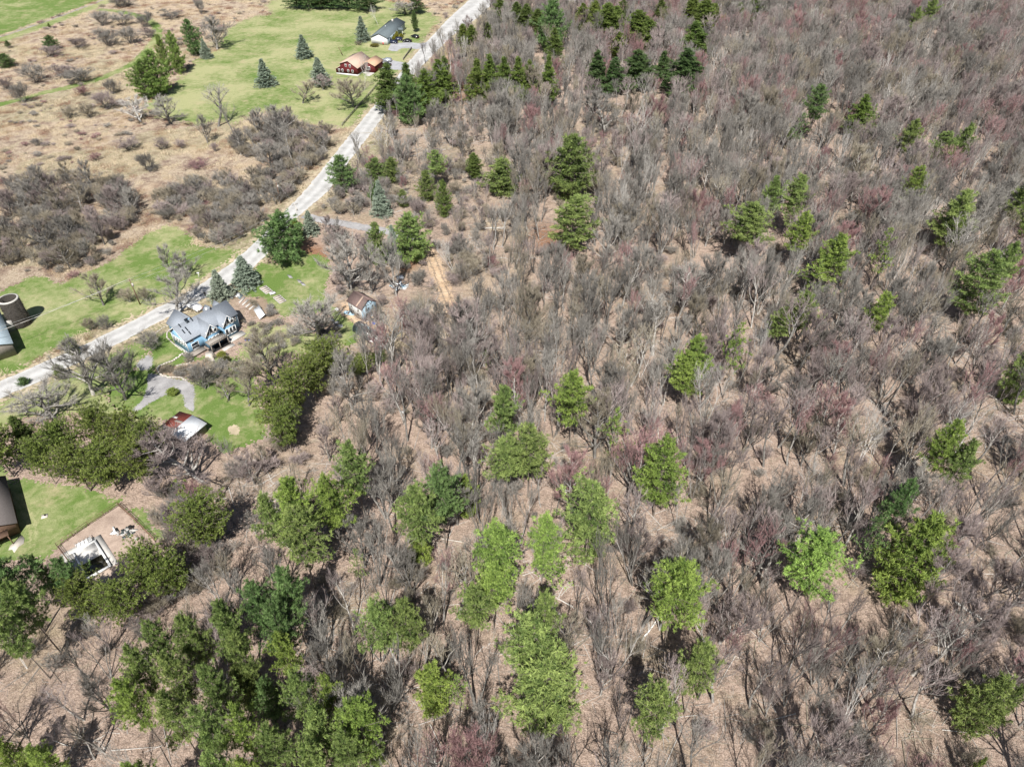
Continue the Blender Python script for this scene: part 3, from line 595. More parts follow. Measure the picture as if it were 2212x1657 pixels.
EV = '''
pine 338 75 372 165 16 o|olive pine in the middle of the clump beside the mown path
pine 362 65 402 160 16 o|tallest olive pine in the clump above the big lawn
pine 282 130 345 214 g o|broad olive pine at the near end of the clump by the mown path
pine 312 108 372 206 16 o|olive pine behind the near end of the lawn-edge clump
pine_low 397 41 438 121 g b|dark blue-green pine at the far end of the lawn-edge clump
spruce 431 85 457 127 g s|little silver-blue spruce at the foot of the dark pine beside the lawn
pine_low 93 77 129 110 g d|small dark green conical juniper in the straw field below the lane
pine_low -8 116 33 148 g d|round dark juniper cut off by the edge of the photo in the straw field
pine_low 10 88 24 104 g d|tiny dark juniper between the lane and the round juniper
pine_low 102 51 110 60 g o|tiniest olive bush right beside the farm lane
spruce 553 128 592 188 g s|blue spruce standing lowest on the big lawn below the red house
spruce 639 76 673 127 g s|blue spruce in the middle of the big lawn
spruce 669 125 712 186 g s|blue spruce nearest the gable of the red house with bare shrubs at its foot
spruce 768 36 798 90 g s|tall blue spruce beside the white gable of the white house
column 890 22 903 70 g d|thin sparse grey-green conifer between the white house and the road
dark 816 138 868 240 18 o|dark drooping spruce at the roadside end of the spruce row below the red house
dark 862 135 906 230 18 o|dark drooping spruce second from the road below the driveway
pine 856 160 915 272 18 b|deep blue-green pine bulging from the front of the spruce row
dark 898 150 945 218 17 y|yellowish olive spruce in the middle of the roadside row
dark 925 128 976 210 17 y|yellowish olive spruce next to a grey vase-shaped bare tree
dark 945 122 982 190 17 o|olive spruce with a pointed top at the far end of the roadside row
column 988 52 1012 95 14 y|small olive spire poking out above a grey bare crown close to the road
column 1008 55 1032 92 14 y|second small olive spire beside the first one close to the road
column 1043 48 1064 110 15 o|narrow olive spire between the road and the dense woods
dark 1010 128 1050 210 17 y|olive spruce at the roadside end of the broad spruce block in the woods
dark 1040 118 1078 205 17 y|olive spruce second in the broad spruce block in the woods
dark 1068 122 1108 214 17 y|olive spruce third in the broad spruce block in the woods
dark 1100 122 1140 212 17 y|olive spruce fourth in the broad spruce block in the woods
dark 1128 130 1160 208 17 y|olive spruce fifth in the broad spruce block next to a gap
dark 1162 118 1205 232 g y|single pointed spruce with clear ladder-like branches at the end of the spruce block
pine_low 713 335 768 418 g b|dark green pine leaning over the edge of the gravel road
pine_low 792 342 838 400 g g|bright green pine bush in the roadside thicket beyond the driveway
pine_low 828 340 868 398 g g|bright green pine beside the first one in the roadside thicket
pine_low 795 395 825 440 g b|blue-green low pine beside the silvery spruce
spruce 804 390 842 468 g s|silvery spruce with striped drooping branches above the driveway bend
pine_low 858 410 884 448 g g|small round green fir near the striped silvery spruce
pine 922 325 966 385 13 g|upper of two green pines in a leaning pair beyond the driveway
pine_low 903 368 942 437 g g|lower of two green pines in a leaning pair beyond the driveway
pine_low 944 388 975 472 g o|narrow yellow-green pine standing alone over a patch of leaf litter
column 1013 330 1037 392 12 o|slim green cedar tip above grey brush
pine_low 1048 343 1123 426 g g|round full green pine in the clearing above the scrub
pine 1181 290 1284 436 g g|largest green pine in the upper woods with a bare grey tree in front of it
column 1106 5 1130 75 15 o|olive cedar by the road at the top of the photo
column 1148 20 1180 85 15 o|olive cedar half hidden behind the big blue-green pine
pine 1158 -5 1223 112 18 b|big blue-green pine in the top woods near the small white building
column 1241 8 1268 100 15 y|pointed olive cedar just below the small white building
column 1270 2 1294 80 15 y|thin olive cedar behind a pale tall bare tree
column 1290 6 1328 98 16 y|olive cedar in the centre of the top cedar stand
column 1315 14 1342 92 16 y|olive cedar at the far side of the top cedar stand
column 1312 68 1344 115 12 y|short bright olive cedar at the foot of the top cedar stand
dark 1268 108 1310 200 14 d|shadowy olive evergreen below the top cedar stand
dark 1300 125 1345 205 13 d|shadowy dark evergreen behind thin grey trunks below the cedars
column 1354 22 1396 112 16 y|olive cedar with two rounded tops in the second cedar stand
column 1388 44 1421 100 15 y|smaller olive cedar leaning on the two-topped one
dark 1345 108 1408 196 14 d|dim grey-olive evergreen under the second cedar stand
column 1435 24 1454 78 14 o|slim dark cedar beside dark bare trunks
column 1478 -8 1508 64 16 y|olive cedar cut by the top of the photo in the third stand
column 1500 -4 1534 110 17 y|tall olive cedar in the middle of the third stand
column 1526 8 1554 78 15 y|olive cedar at the far edge of the third stand
dark 1466 48 1530 128 15 o|broad olive evergreen in front of the third cedar stand
dark 1441 104 1512 212 13 d|dark shaded evergreen mass below the third cedar stand
column 1586 6 1606 36 13 o|little olive cedar top in the mauve woods beyond the third stand
column 1608 -4 1642 32 14 o|olive cedar top between mauve crowns at the top of the photo
dark 1628 -14 1664 26 14 o|olive evergreen tip touching the top edge over the mauve woods
pine_high 1990 -8 2028 38 19 g|green pine crown at the very top amid red-tinged maples
pine_high 1970 14 1996 40 17 g|little green tuft of a pine next to the topmost pine crown
pine 1733 181 1791 272 20 b|dark green pine with a tall leaning crown and thick side limbs
pine_thin 1708 244 1752 284 14 b|low side clump of dark green pine at the foot of the tall leaning crown
pine_low 1692 276 1718 298 7 g|small bright green sprig of pine above brush
dark 1822 204 1886 302 g y|pointed olive green conifer with feathery upright branches
pine_thin 1872 224 1900 268 16 g|thin side top of pine beside the feathery conifer
pine 1948 256 1996 304 18 g|slanting mid-green pine crown between the feathery conifer and a double one
pine_thin 1930 280 1965 320 13 g|lower loose tuft of the slanting mid-green pine crown
pine_high 2064 266 2112 308 19 g|round end clump of the long double pine crown
pine_high 2008 282 2066 338 17 g|long slanting clump of the double pine crown
pine 1953 356 2003 412 17 y|yellow-green pine with a slanted tip in the dense twiggy woods
pine_high 1645 380 1690 432 19 g|pointed top pine behind the broad green one in the central woods
pine 1184 424 1284 540 17 g|broad bushy green pine directly under the largest upper pine
pine 1572 440 1673 524 18 g|broad green pine with flat spreading limbs in the central woods
pine_high 1697 376 1758 430 19 g|loose yellow-green pine crown with gaps in the upper central woods
pine_thin 1690 420 1740 468 15 g|faint sparse pine tuft below the loose yellow-green crown
pine 2180 386 2250 440 19 g|dark-hearted pine cut by the side edge high in the woods
pine 2010 412 2107 526 19 g|ragged green pine with shelf-like limbs over a pale gap
pine 2190 430 2255 516 18 g|pine at the side edge below the dark-hearted one
pine_high 1706 458 1760 526 18 y|compact yellow-green pine standing by itself among grey trunks
pine 1760 506 1835 610 20 y|tall leaning yellow-green pine with shelf limbs, upper half
pine_thin 1708 560 1800 655 15 y|loose lower neighbour of the tall leaning yellow-green pine
pine_thin 1874 490 1934 586 19 y|sickly yellow half-bare pine on a pale trunk
pine 2054 540 2165 668 20 g|biggest pine of the right-hand woods with bushy dark green crown
pine_high 2140 520 2204 604 21 g|taller pine peeking over the bushiest crown of the right-hand woods
pine 1661 664 1712 698 13 g|low blue-green pine tuft joined to a rounder one
pine 1704 632 1767 694 16 g|rounded dark green pine above mauve brush
pine 1873 632 1933 692 16 y|lone squat yellow-green pine beside a dead leaning tree
pine 2160 735 2262 885 20 g|tall dark pine leaning in from the side edge at mid height
pine_high 1470 722 1532 800 19 y|bright yellow-green pine with a wavy double top above the pale birches
pine 1440 762 1520 860 16 y|bright green lower pine under the wavy double top
pine_thin 1556 694 1624 780 20 y|sparse yellow-green pine on a bare white leaning trunk
pine_high 1194 798 1279 922 20 y|tall vivid green pine with layered limbs in the middle woods
pine_high 1048 832 1120 924 19 g|olive green pine beside grey trunks in the middle woods
pine 1100 912 1185 985 19 g|pointed mid-green pine spreading above the lower clump
pine 1048 945 1140 1034 16 g|low broad clump of mid-green pine in front of the pointed one
pine_thin 1298 880 1363 946 18 y|small leaning pine with open yellow-green limbs
pine_thin 1040 752 1066 778 9 o|faint dark green young pine in the scrub
pine_high 1380 942 1472 1095 20 y|slender bright pine leaning out below a dead white-topped tree
pine_high 1210 1046 1330 1222 20 g|big rounded green pine over a black shadow in the central woods
pine_high 1132 1112 1216 1210 19 l|light green pine next to the palest one
pine_thin 1150 1180 1240 1290 15 l|loose lower light green pine spreading over pale leaf litter
pine_high 1010 1130 1126 1240 21 l|palest green pine in the centre of the lower woods
pine 1022 1212 1105 1290 17 l|pale green pine just below the palest one
pine 985 1262 1062 1342 17 g|mid-green pine whose white trunks show beneath it
pine_high 908 1005 1002 1146 21 b|bluish green tall pine behind a lobed green one
pine_high 984 1028 1034 1128 19 y|yellow-green narrow pine on the flank of the bluish tall one
pine_high 858 1052 946 1150 20 g|lobed dark green pine beside the bluish tall one
pine 884 1140 934 1236 15 y|slim lime green pine under the lobed one
pine_high 725 956 812 1062 20 g|dark green wide-topped pine in the woods below the cottage
pine_high 668 1026 762 1128 20 y|yellow-green star-shaped pine at the edge of the field-side woods
pine_high 575 1030 668 1100 20 y|pine with a feathery broad crown at the wood edge by the lower lawn
pine 550 1070 620 1152 18 g|green pine sloping down behind the feathery crown
pine_high 596 1100 706 1225 20 g|large soft green pine over a black gap in the lower woods
pine_thin 752 1186 792 1234 11 g|young open pine with fine green twigs
olive 666 729 736 800 12 o|olive scrub pine nearest the dark greenhouse tunnel
olive 640 768 706 850 12 o|olive scrub pine second in the line running down from the tunnel
olive 598 800 670 885 13 o|olive scrub pine with dense dark head midway down the line
olive 562 835 640 925 13 o|olive scrub pine at the lawn side of the line
olive 585 880 652 965 12 o|lowest olive scrub pine in the line by the bare rim of the lawn
olive 752 772 802 822 g o|round olive pine in brush below the tunnel
olive 802 760 832 792 g o|small olive pine beside the round one below the tunnel
column 141 729 173 772 g o|olive cedar standing in front of the gravel road
column 117 788 142 820 g o|small ragged olive cedar beside the road's lower edge
pine_low 38 816 64 834 g d|little green pine poking up at the road's lower edge
olive -50 920 60 1044 13 o|olive pine at the outer end of the long olive grove
dark 25 897 92 1020 15 o|pointed olive fir rising over the long olive grove
olive 60 950 135 1054 13 o|olive pine with shaded foot in the front of the long grove
olive 95 910 175 1000 14 o|high round olive pine in the long grove
olive 120 962 215 1050 12 o|spreading olive pine over the front lawn edge of the grove
olive 172 880 262 975 14 o|dark-headed olive pine at the back of the long grove
olive 190 962 285 1068 12 o|olive pine with a lichen grey underside at the grove front
olive 240 885 318 985 14 o|olive pine behind a mauve bare tree in the long grove
olive 262 955 340 1056 12 o|loose olive pine at the inner front end of the grove
olive 290 912 360 1005 13 o|olive pine touching the rusty tin shed
olive 386 1074 490 1172 14 o|round olive pine alone beyond the fenced yard
olive 270 1184 372 1275 13 o|dome-shaped olive pine at the pool corner of the fence
olive 335 1205 415 1300 11 o|shaded olive pine behind the dome-shaped one
olive 210 1255 300 1335 11 o|low olive pine under the pool fence
olive 140 1250 228 1340 12 o|olive pine mixed with the blue-green pines below the pool
pine -60 1200 75 1310 19 b|dark blue-green pine cut by the photo's side below the log house
pine 60 1198 130 1300 18 b|blue-green pine with drooping tips before the log house
pine_low 112 1208 188 1285 15 b|blue-green pine whose boughs overhang the pool
pine 0 1260 92 1345 18 g|green pine in the middle of the blue-green group
pine -25 1320 70 1410 18 g|bright green pine at the foot of the blue-green group
pine_high 575 1225 655 1300 20 b|dark green pine beside a black gap at the head of the big grove
pine_high 520 1250 600 1335 20 b|dark green tall pine at the back of the big pine grove
pine_high 555 1295 640 1365 19 b|dark green pine with shaded limbs above a dead snag
pine 590 1365 656 1460 17 y|yellow-green pine set apart from the big grove by brush
pine_high 445 1300 525 1390 20 g|mid-green pine at the top of the big lower grove
pine_high 380 1330 455 1425 20 g|tall soft green pine at the back of the big lower grove
pine_high 305 1345 385 1440 20 g|green pine on the outer shoulder of the big lower grove
pine_high 490 1360 560 1450 20 g|green pine at the inner rim of the round black gap
pine_high 268 1400 350 1500 20 g|bushy green pine on the flank of the big lower grove
pine_high 345 1410 430 1510 20 g|full green pine at the heart of the big lower grove
pine 243 1475 335 1572 18 y|bright yellow-green pine at the outer tip of the big grove
pine_high 425 1440 505 1535 20 g|green pine just under the round black gap
pine_high 500 1440 575 1545 20 g|green pine at the inner side of the big grove
pine_high 330 1500 420 1600 20 g|green pine below the heart of the big grove
pine_high 410 1525 500 1625 20 g|green pine in the lower middle of the big grove
pine_high 490 1530 570 1630 20 y|yellowish green pine low in the big grove
pine_high 610 1450 692 1545 20 g|pointed green pine in the cluster beyond the gap
pine_high 556 1470 622 1565 20 b|bluish pine joining the two halves of the lower grove
pine 686 1458 740 1522 17 y|small yellow-green pine between dark shadows
pine_high 640 1520 725 1610 20 g|soft green pine at the middle of the lower edge cluster
pine_high 718 1495 822 1595 20 y|pine with a long limb reaching into black shade
pine_high 555 1560 640 1660 20 g|green pine near the bottom of the cluster
pine_high 636 1590 720 1680 20 g|green pine cut by the bottom edge of the photo
pine_high 715 1575 790 1670 20 g|green pine at the bottom beside a narrow one
pine_high 780 1588 832 1680 20 g|narrow green pine at the outer bottom of the cluster
pine_high 425 1610 510 1700 20 g|pine below the heart of the grove touching the bottom edge
pine_high 500 1625 570 1700 20 y|yellowish pine touching the bottom edge
pine_high -20 1600 80 1700 20 y|yellow-green pine in the bottom corner of the photo
pine_high 60 1610 150 1700 19 y|olive-lit pine beside the one in the bottom corner
pine_high 245 1635 330 1710 19 y|pine top just rising over the bottom edge before the grove
pine_high 770 1285 862 1372 20 g|green pine with a shelf crown on twin dark trunks
pine_high 850 1290 926 1406 20 g|green pine with a pointed crown beside the shelf crown
pine_high 902 1438 976 1554 20 y|bright feathery pine above a pale slim one
pine_thin 964 1458 1019 1578 20 l|slim lime pine on a long pale trunk
pine_high 1142 1282 1214 1372 21 g|dark-topped head of the tall twin pine near the bottom
pine_high 1090 1330 1222 1470 21 g|huge layered green pine near the bottom middle
pine_high 1098 1415 1256 1590 19 g|widest low pine sweeping down at the bottom middle
pine_high 1400 1218 1522 1344 21 y|most yellow rounded pine in the lower woods
pine_high 1470 1390 1552 1490 19 g|soft green pine with blurred lower limbs right of a red-budded tree
pine_high 1373 1462 1478 1552 19 g|spreading green pine low beside a dark hollow
pine_high 1690 1156 1822 1284 20 l|round pale green pine with speckled crown in the lower right woods
pine_high 1908 1036 1977 1136 21 b|bluish pointed pine at the top of the right-hand trio
pine_thin 1856 1100 1924 1192 18 b|loose bluish pine on the side of the right-hand trio
pine_high 1890 1114 2036 1298 20 y|big two-lobed yellow-green pine of the right-hand trio
pine_high 2014 908 2086 984 20 y|bright upright pine tuft paired with a lower one in the red-budded woods
pine_high 2050 950 2118 1015 18 g|lower green tuft paired with the bright upright one
pine 2054 1463 2180 1595 19 g|wide green pine near the bottom corner reaching over dark stems
pine_high 2130 1470 2230 1600 20 g|pine crossing the side edge by the bottom corner
pine_high 2085 1635 2122 1700 17 y|tiny lime pine tip at the very bottom near the corner
dark 622 -34 655 4 12 d|dark spruce at the far top edge of the big lawn, lawn corner end
dark 648 -34 682 4 12 d|second dark spruce along the far top edge of the big lawn
dark 674 -34 708 6 12 d|third dark spruce along the far top edge of the big lawn
dark 700 -34 736 8 12 d|fourth dark spruce along the far top edge of the big lawn
dark 734 -34 772 6 12 d|fifth dark spruce along the far top edge of the big lawn
dark 770 -30 812 5 12 d|sixth dark spruce along the far top edge of the big lawn
dark 884 -24 912 12 12 d|dark spruce at the top edge near the road
dark 1066 -10 1096 40 15 o|olive spruce where the road leaves the top of the photo
column 1126 10 1150 80 15 o|olive cedar between two others beside the road at the top
dark 1180 60 1215 150 16 o|olive spruce below the big blue-green pine
column 1330 0 1352 70 15 o|slim olive cedar between the first and second cedar stands
column 1412 0 1436 70 15 o|slim olive cedar between the second and third cedar stands
dark 1410 110 1446 190 13 d|shaded evergreen between the second and third cedar stands
column 628 472 654 522 g y|golden olive arborvitae beside the big dark pine at the road
pine_low 565 459 660 572 g b|great dark green pine between the gravel road and the cottage lawn
spruce 652 456 687 508 g s|pointed blue-grey spruce by the asphalt driveway mouth
pine_low 795 480 838 575 12 g|green pine at the bend of the driveway, road side
spruce 832 487 866 545 11 s|grey-green spruce wedged between two green pines at the driveway end
pine 850 460 928 570 13 g|large green pine at the driveway end beside the dirt track
spruce 500 554 558 624 g s|bigger blue spruce between the road and the raised beds
spruce 451 584 499 650 g p|silvery spruce beside the blue house and the road
column 363 839 385 856 g y|tiny clipped pine in a mulch ring in the gravel drive
'''
EVN = []
rs_e = random.Random(5)
for ln in EV.strip().split('\n'):
    a, lab = ln.split('|'); k, x0, y0, x1, y1, hh, hu = a.split(); x0, y0, x1, y1 = map(float, (x0, y0, x1, y1))
    gr = hh == 'g'; X, Y, R, zb, H = fit(x0, y0, x1, y1, 8. if gr else float(hh), gr)
    k2 = k
    if k in ('pine', 'pine_high', 'pine_low'):
        f = zb/H; k2 = 'pine_low' if f < .13 else ('pine' if f < .33 else 'pine_high')
    nm = dict(spruce='spruce_tree', dark='spruce_tree', olive='pine_tree', column='cedar_tree').get(k, 'pine_tree')
    cat = dict(spruce_tree='spruce', pine_tree='pine tree', cedar_tree='cedar')[nm]
    grp = dict(spruce='blue spruces', dark='dark drooping spruces', olive='olive scrub pines', column='narrow cedars').get(k, 'green pines')
    h = HUE[hu]  # hue d also paints shade into the evergreens under the cedar stands
    if k in ('pine', 'pine_low') and hh == 'g' or hu == 'b': h = (h[0]*.82, h[1]*.82, h[2]*.82)
    if k == 'column' and hh != 'g': h = (h[0]*.68, h[1]*.74, h[2]*.8)
    j = rs_e.uniform(.9, 1.1)
    plant(nm, LIB[k2], rs_e.randrange(9), X, Y, H, R*(1.25 if k == 'olive' else 1.5 if k in ('dark', 'column') and hh != 'g' else 1.15), rs_e.uniform(0, 6.28), (h[0]*j*rs_e.uniform(.95, 1.05), h[1]*j, h[2]*j), lab, cat, grp)
    EVN.append((X, Y, R, H, lab, k, (x0, y0, x1, y1)))
# ------------------------------------------------------------------ leafless trees and shrubs one can name
BT = '''
open grey 330 605 422 694 g bare_tree|grey spreading bare tree between the blue house and the road|bare tree
open grey 625 628 742 742 g bare_tree|broad dark-limbed bare tree on the lawn between the raised beds and the cottage|bare tree
open tan 528 715 640 850 g bare_tree|tall crooked bare tree screening the end of the blue house|bare tree
open grey 205 752 305 876 g bare_tree|black-limbed bare tree on the front lawn of the blue house|bare tree
open grey 40 838 180 935 g bare_tree|wide pale grey bare tree between the road and the olive grove|bare tree
open mauve 345 945 500 1076 g bare_tree|large mauve-grey bare tree below the tin shed|bare tree
open grey 125 745 245 868 g bare_tree|tangled bare tree with long grey limbs beside the road|bare tree
open grey 425 38 505 112 g bare_tree|bare tree with fanning branches beside the lawn-edge pines|bare tree
tall grey 432 190 500 278 g bare_tree|tall thin bare tree at the lower rim of the big lawn|bare tree
tall grey 478 222 528 300 g bare_tree|slender bare tree leaning beside the tall one at the lawn rim|bare tree
open white 268 210 330 268 g bare_tree|pale silvery bare tree at the near corner of the big lawn|bare tree
open grey 325 208 402 274 g bare_tree|rounded pale grey bare tree just inside the big lawn|bare tree
open grey 422 250 465 312 g bare_tree|small grey bare tree in straw below the lawn rim|bare tree
open grey 588 222 640 300 g bare_tree|dense grey bare tree at the lawn's lower side|bare tree
open grey 536 236 586 300 g bare_tree|twiggy grey bare tree in the thicket below the lawn|bare tree
tall grey 600 270 660 360 g bare_tree|tall bare tree in the dark thicket near the road|bare tree
open grey 555 300 612 372 g bare_tree|bare tree with several grey stems in the thicket|bare tree
open tan 722 162 800 236 g bare_tree|big rounded bare tree in front of the red house|bare tree
birch white 768 120 802 196 g birch_tree|white-barked birch in front of the red house|birch tree
open tan 630 178 675 227 g bare_tree|round bare tree alone on the lawn below the blue spruces|bare tree
open mauve 678 164 716 198 g bare_tree|small mauve bare tree under the spruce by the red house|bare tree
birch white 952 522 1014 606 g birch_tree|white bare birch standing beside the dirt track|birch tree
birch white 810 262 860 352 g birch_tree|pale forked birch over the road verge|birch tree
open grey 845 0 905 34 g bare_tree|round dark bare tree beyond the white house|bare tree
birch white 803 10 828 56 g birch_tree|thin pale birch behind the white house|birch tree
tall grey 905 90 932 140 g bare_tree|slender bare tree standing in the road verge by the rail fence|bare tree
tall grey 918 86 945 142 g bare_tree|second slender bare tree of the pair by the rail fence|bare tree
open grey 338 530 388 600 g apple_tree|low-branching grey apple tree on the roadside lawn, first trunk|apple tree
open grey 370 548 424 606 g apple_tree|dense crooked apple tree joined to the first on the roadside lawn|apple tree
open tan 178 592 252 668 g apple_tree|old spreading apple tree on the roadside lawn towards the silo|apple tree
shrub tan 258 624 298 658 g bare_shrub|small brown shrub beneath the utility pole|shrub
shrub tan 298 622 330 656 g bare_shrub|little leafless shrub beside the foot of the utility pole|shrub
shrub grey 303 717 356 762 g bare_shrub|round dense grey bush on the lawn between the blue house and the road|shrub
shrub grey 408 792 476 850 g bare_shrub|dark round bush at the end of the stone garden beds|shrub
open tan 470 828 512 872 g bare_shrub|small airy bush on the lawn beside the gravel drive|shrub
open tan 500 800 562 885 g bare_tree|bushy bare tree with a bark-mulch ring on the lower lawn|bare tree
open grey 703 520 802 648 g bare_tree|huge pale twiggy tree behind the cottage, road side|bare tree
open grey 768 530 832 640 g bare_tree|grey bare tree behind the cottage roof|bare tree
open grey 822 510 882 645 g bare_tree|tall grey bare tree in front of the driveway-end pines|bare tree
tall grey 720 468 752 520 g bare_tree|thin bare tree beside the driveway edge|bare tree
tall grey 660 476 690 510 g bare_tree|broken slim tree at the driveway mouth|bare tree
birch white 1540 560 1592 650 16 bare_tree|pale smooth tree leaning in the central gap|bare tree
birch white 1650 560 1690 665 g bare_tree|whitish bare tree with broken side limbs above the leaf litter|bare tree
open grey 1270 210 1350 300 g bare_tree|wide grey crown over the yellowish scrub|bare tree
birch white 1382 880 1478 990 g dead_tree|dead white-limbed tree behind the slender bright pine|dead tree
birch white 1800 900 1925 1040 g dead_tree|big whitish forked tree in the red-budded woods|dead tree
fork grey 1250 1290 1400 1500 g bare_tree|great pale bare tree fanning out beside the layered pine|bare tree
birch white 1612 690 1690 850 g birch_tree|clump of white birches in the dark gap beside the sparse pine|birch tree
open white 730 1560 740 1562 g skip|x|x
'''
rs_b = random.Random(11); NAMED = []
for ln in BT.strip().split('\n'):
    a, lab, cat = ln.split('|'); k, hue, x0, y0, x1, y1, hh, nm = a.split()
    if nm == 'skip': continue
    x0, y0, x1, y1 = map(float, (x0, y0, x1, y1)); X, Y, R, zb, H = fit(x0, y0, x1, y1, 8., True)
    plant(nm, bare_lib(k, hue), rs_b.randrange(9), X, Y, H*1.05, R*(1.38 if k == 'open' else 1.15), rs_b.uniform(0, 6.28), (1, 1, 1), lab, cat, 'bare trees near the houses' if 'tree' in nm else 'single bushes')
    NAMED.append((X, Y, R))
# bushes of the straw field: box on the photograph, hue
SH = '''235 -4 290 20 g|grey bramble bush at the top edge of the straw field
420 -6 446 32 g|upright grey bush in the far straw field
345 24 392 44 g|low wide bush in the far straw field
196 24 248 58 g|dark grey bush inside the loop of the mown path, upper end
240 26 290 58 g|grey bush inside the loop of the mown path, middle
290 26 334 60 g|grey bush against the bend of the mown path
258 58 304 98 g|tall grey bush low inside the path loop
198 62 262 104 g|broad grey bush low inside the path loop
150 82 196 108 m|small mauve bush below the broad one
300 62 335 84 m|mauve bush touching the bend of the path
85 100 135 126 m|mauve brambles at the foot of the small juniper
46 138 112 182 g|large round grey bush in the lower straw field
104 142 160 172 m|mauve-grey bush between two round ones
140 144 210 180 g|wide flat grey bush above the mown path
-6 168 34 196 m|mauve bush at the photo's edge above the path
24 178 72 225 g|grey bush standing across the mown path
224 172 262 206 g|bare bush between the path and the pine clump
205 196 262 240 m|mauve-grey bush below the pine clump
172 224 214 256 t|olive-tinged bush in the rusty field
130 232 165 258 t|small olive-grey bush in the rusty field
165 186 196 210 r|red-brown bramble patch under the path
300 330 345 376 g|thin dark bush alone in the straw
66 300 92 318 g|tiny grey bush alone in the pale straw
190 332 222 350 r|small red-brown bramble in the middle of the straw
0 384 20 402 r|dark red bramble at the photo's edge
380 302 406 322 m|small mauve bush below the silvery tree
400 346 460 368 r|long red bramble in the straw
455 308 474 330 m|little mauve bush near the thin trees
250 300 300 330 m|flat mauve bramble in the straw
330 300 362 326 m|faint mauve bramble near the green strip
42 372 100 402 m|mauve tangle at the near side of the straw
'''
for ln in SH.strip().split('\n'):
    a, lab = ln.split('|'); x0, y0, x1, y1, hu = a.split(); X, Y, R, zb, H = fit(*map(float, (x0, y0, x1, y1)), 3., True)
    hue = dict(g='grey', m='mauve', r='red', t='tan')[hu]
    plant('bare_shrub', bare_lib('shrub', hue), rs_b.randrange(9), X, Y, max(H, 1.2)*1.05, R*1.15, rs_b.uniform(0, 6.28), (.85, .85, .85), lab, 'shrub', 'bushes in the straw field')
    NAMED.append((X, Y, R))

# ------------------------------------------------------------------ the woods: leafless trees
def clear_of(X, Y, m=1.0):
    for a, b, r in KEEP:
        if (X-a)**2+(Y-b)**2 < (r+m)**2: return False
    return True
KEEP = []   # discs kept free: buildings and things
for x, y, r in ((560, 690, 8.5), (500, 720, 5), (585, 690, 6), (785, 668, 4.), (800, 705, 4.5), (865, 610, 3.), (392, 905, 6.5), (195, 1195, 6), (250, 1170, 7), (220, 1130, 5), (0, 1160, 7), (-40, 640, 12), (800, 165, 12), (850, 60, 12), (855, 85, 11), (1240, 8, 8),
        (430, 765, 4), (560, 650, 6), (600, 640, 4)):
    a, b = g(x, y); KEEP.append((a, b, r))
EVA = np.array([(e[0], e[1], e[2]) for e in EVN]); EVB = np.array([(e[6][0], e[6][1], e[6][2], e[6][3] if e[5] not in ('dark', 'column') else (e[6][1]*.45+e[6][3]*.55)) for e in EVN]); NMA = np.array(NAMED)
def dens(X, Y):
    """how thickly trees stand: 0..1"""
    x, y = proj(X, Y, 0); d = 1.0
    for cx, cy, rx, ry, f in ((860, 650, 150, 110, .25), (950, 440, 130, 110, .35), (1310, 330, 70, 110, .35), (1000, 620, 90, 120, .45), (1400, 630, 90, 90, .5), (700, 450, 60, 50, .1), (430, 1090, 90, 60, .3),
            (620, 1000, 70, 60, .5), (1260, 900, 40, 60, .4), (1520, 640, 60, 60, .5), (1760, 1400, 60, 60, .5), (160, 1440, 80, 80, .6)):
        q = ((x-cx)/rx)**2+((y-cy)/ry)**2
        if q < 1.6: d *= f+(1-f)*min(1, max(0, q-.3)/1.3)
    return d
rs_w = np.random.RandomState(21); cell = 3.0; CAND = []
gx = np.arange(-330, 330, cell); gy = np.arange(24, 520, cell)
for a in gx:
    for b in gy:
        X = a+rs_w.rand()*cell; Y = b+rs_w.rand()*cell
        Z = Y*CP+CAM_H*SP
        if abs(X) > Z*.80: continue
        CAND.append((X, Y, rs_w.rand(), rs_w.rand(), rs_w.rand(), rs_w.rand(), rs_w.rand()))
CAND = np.array(CAND); ok = inside(CAND[:, 0], CAND[:, 1], gP['wood'])
for k in 'ABCDEFHI': ok &= ~inside(CAND[:, 0], CAND[:, 1], gP[k])
for k in ('road', 'yard', 'drh'): ok &= ~inside(CAND[:, 0], CAND[:, 1], gP[k])
ok &= ~inside(CAND[:, 0], CAND[:, 1], pk); ok &= ~inside(CAND[:, 0], CAND[:, 1], pd); ok &= ~inside(CAND[:, 0], CAND[:, 1]+4, pd)
dm = dist_poly(CAND[:, 0], CAND[:, 1], gP['road']) > 3.0; ok &= dm
CAND = CAND[ok]
def hue_of(X, Y, u):
    m = vnoise(np.array([X]), np.array([Y]), 22)[0]; x, y = proj(X, Y, 0)
    pm = .12+.5*(m > .5)*(.4+(x > 1200)*.6)
    if u < pm*.25: return 'red'
    if u < pm: return 'mauve'
    if u < pm+.14: return 'tan'
    if u > .965: return 'white'
    return 'grey'
TREES = []
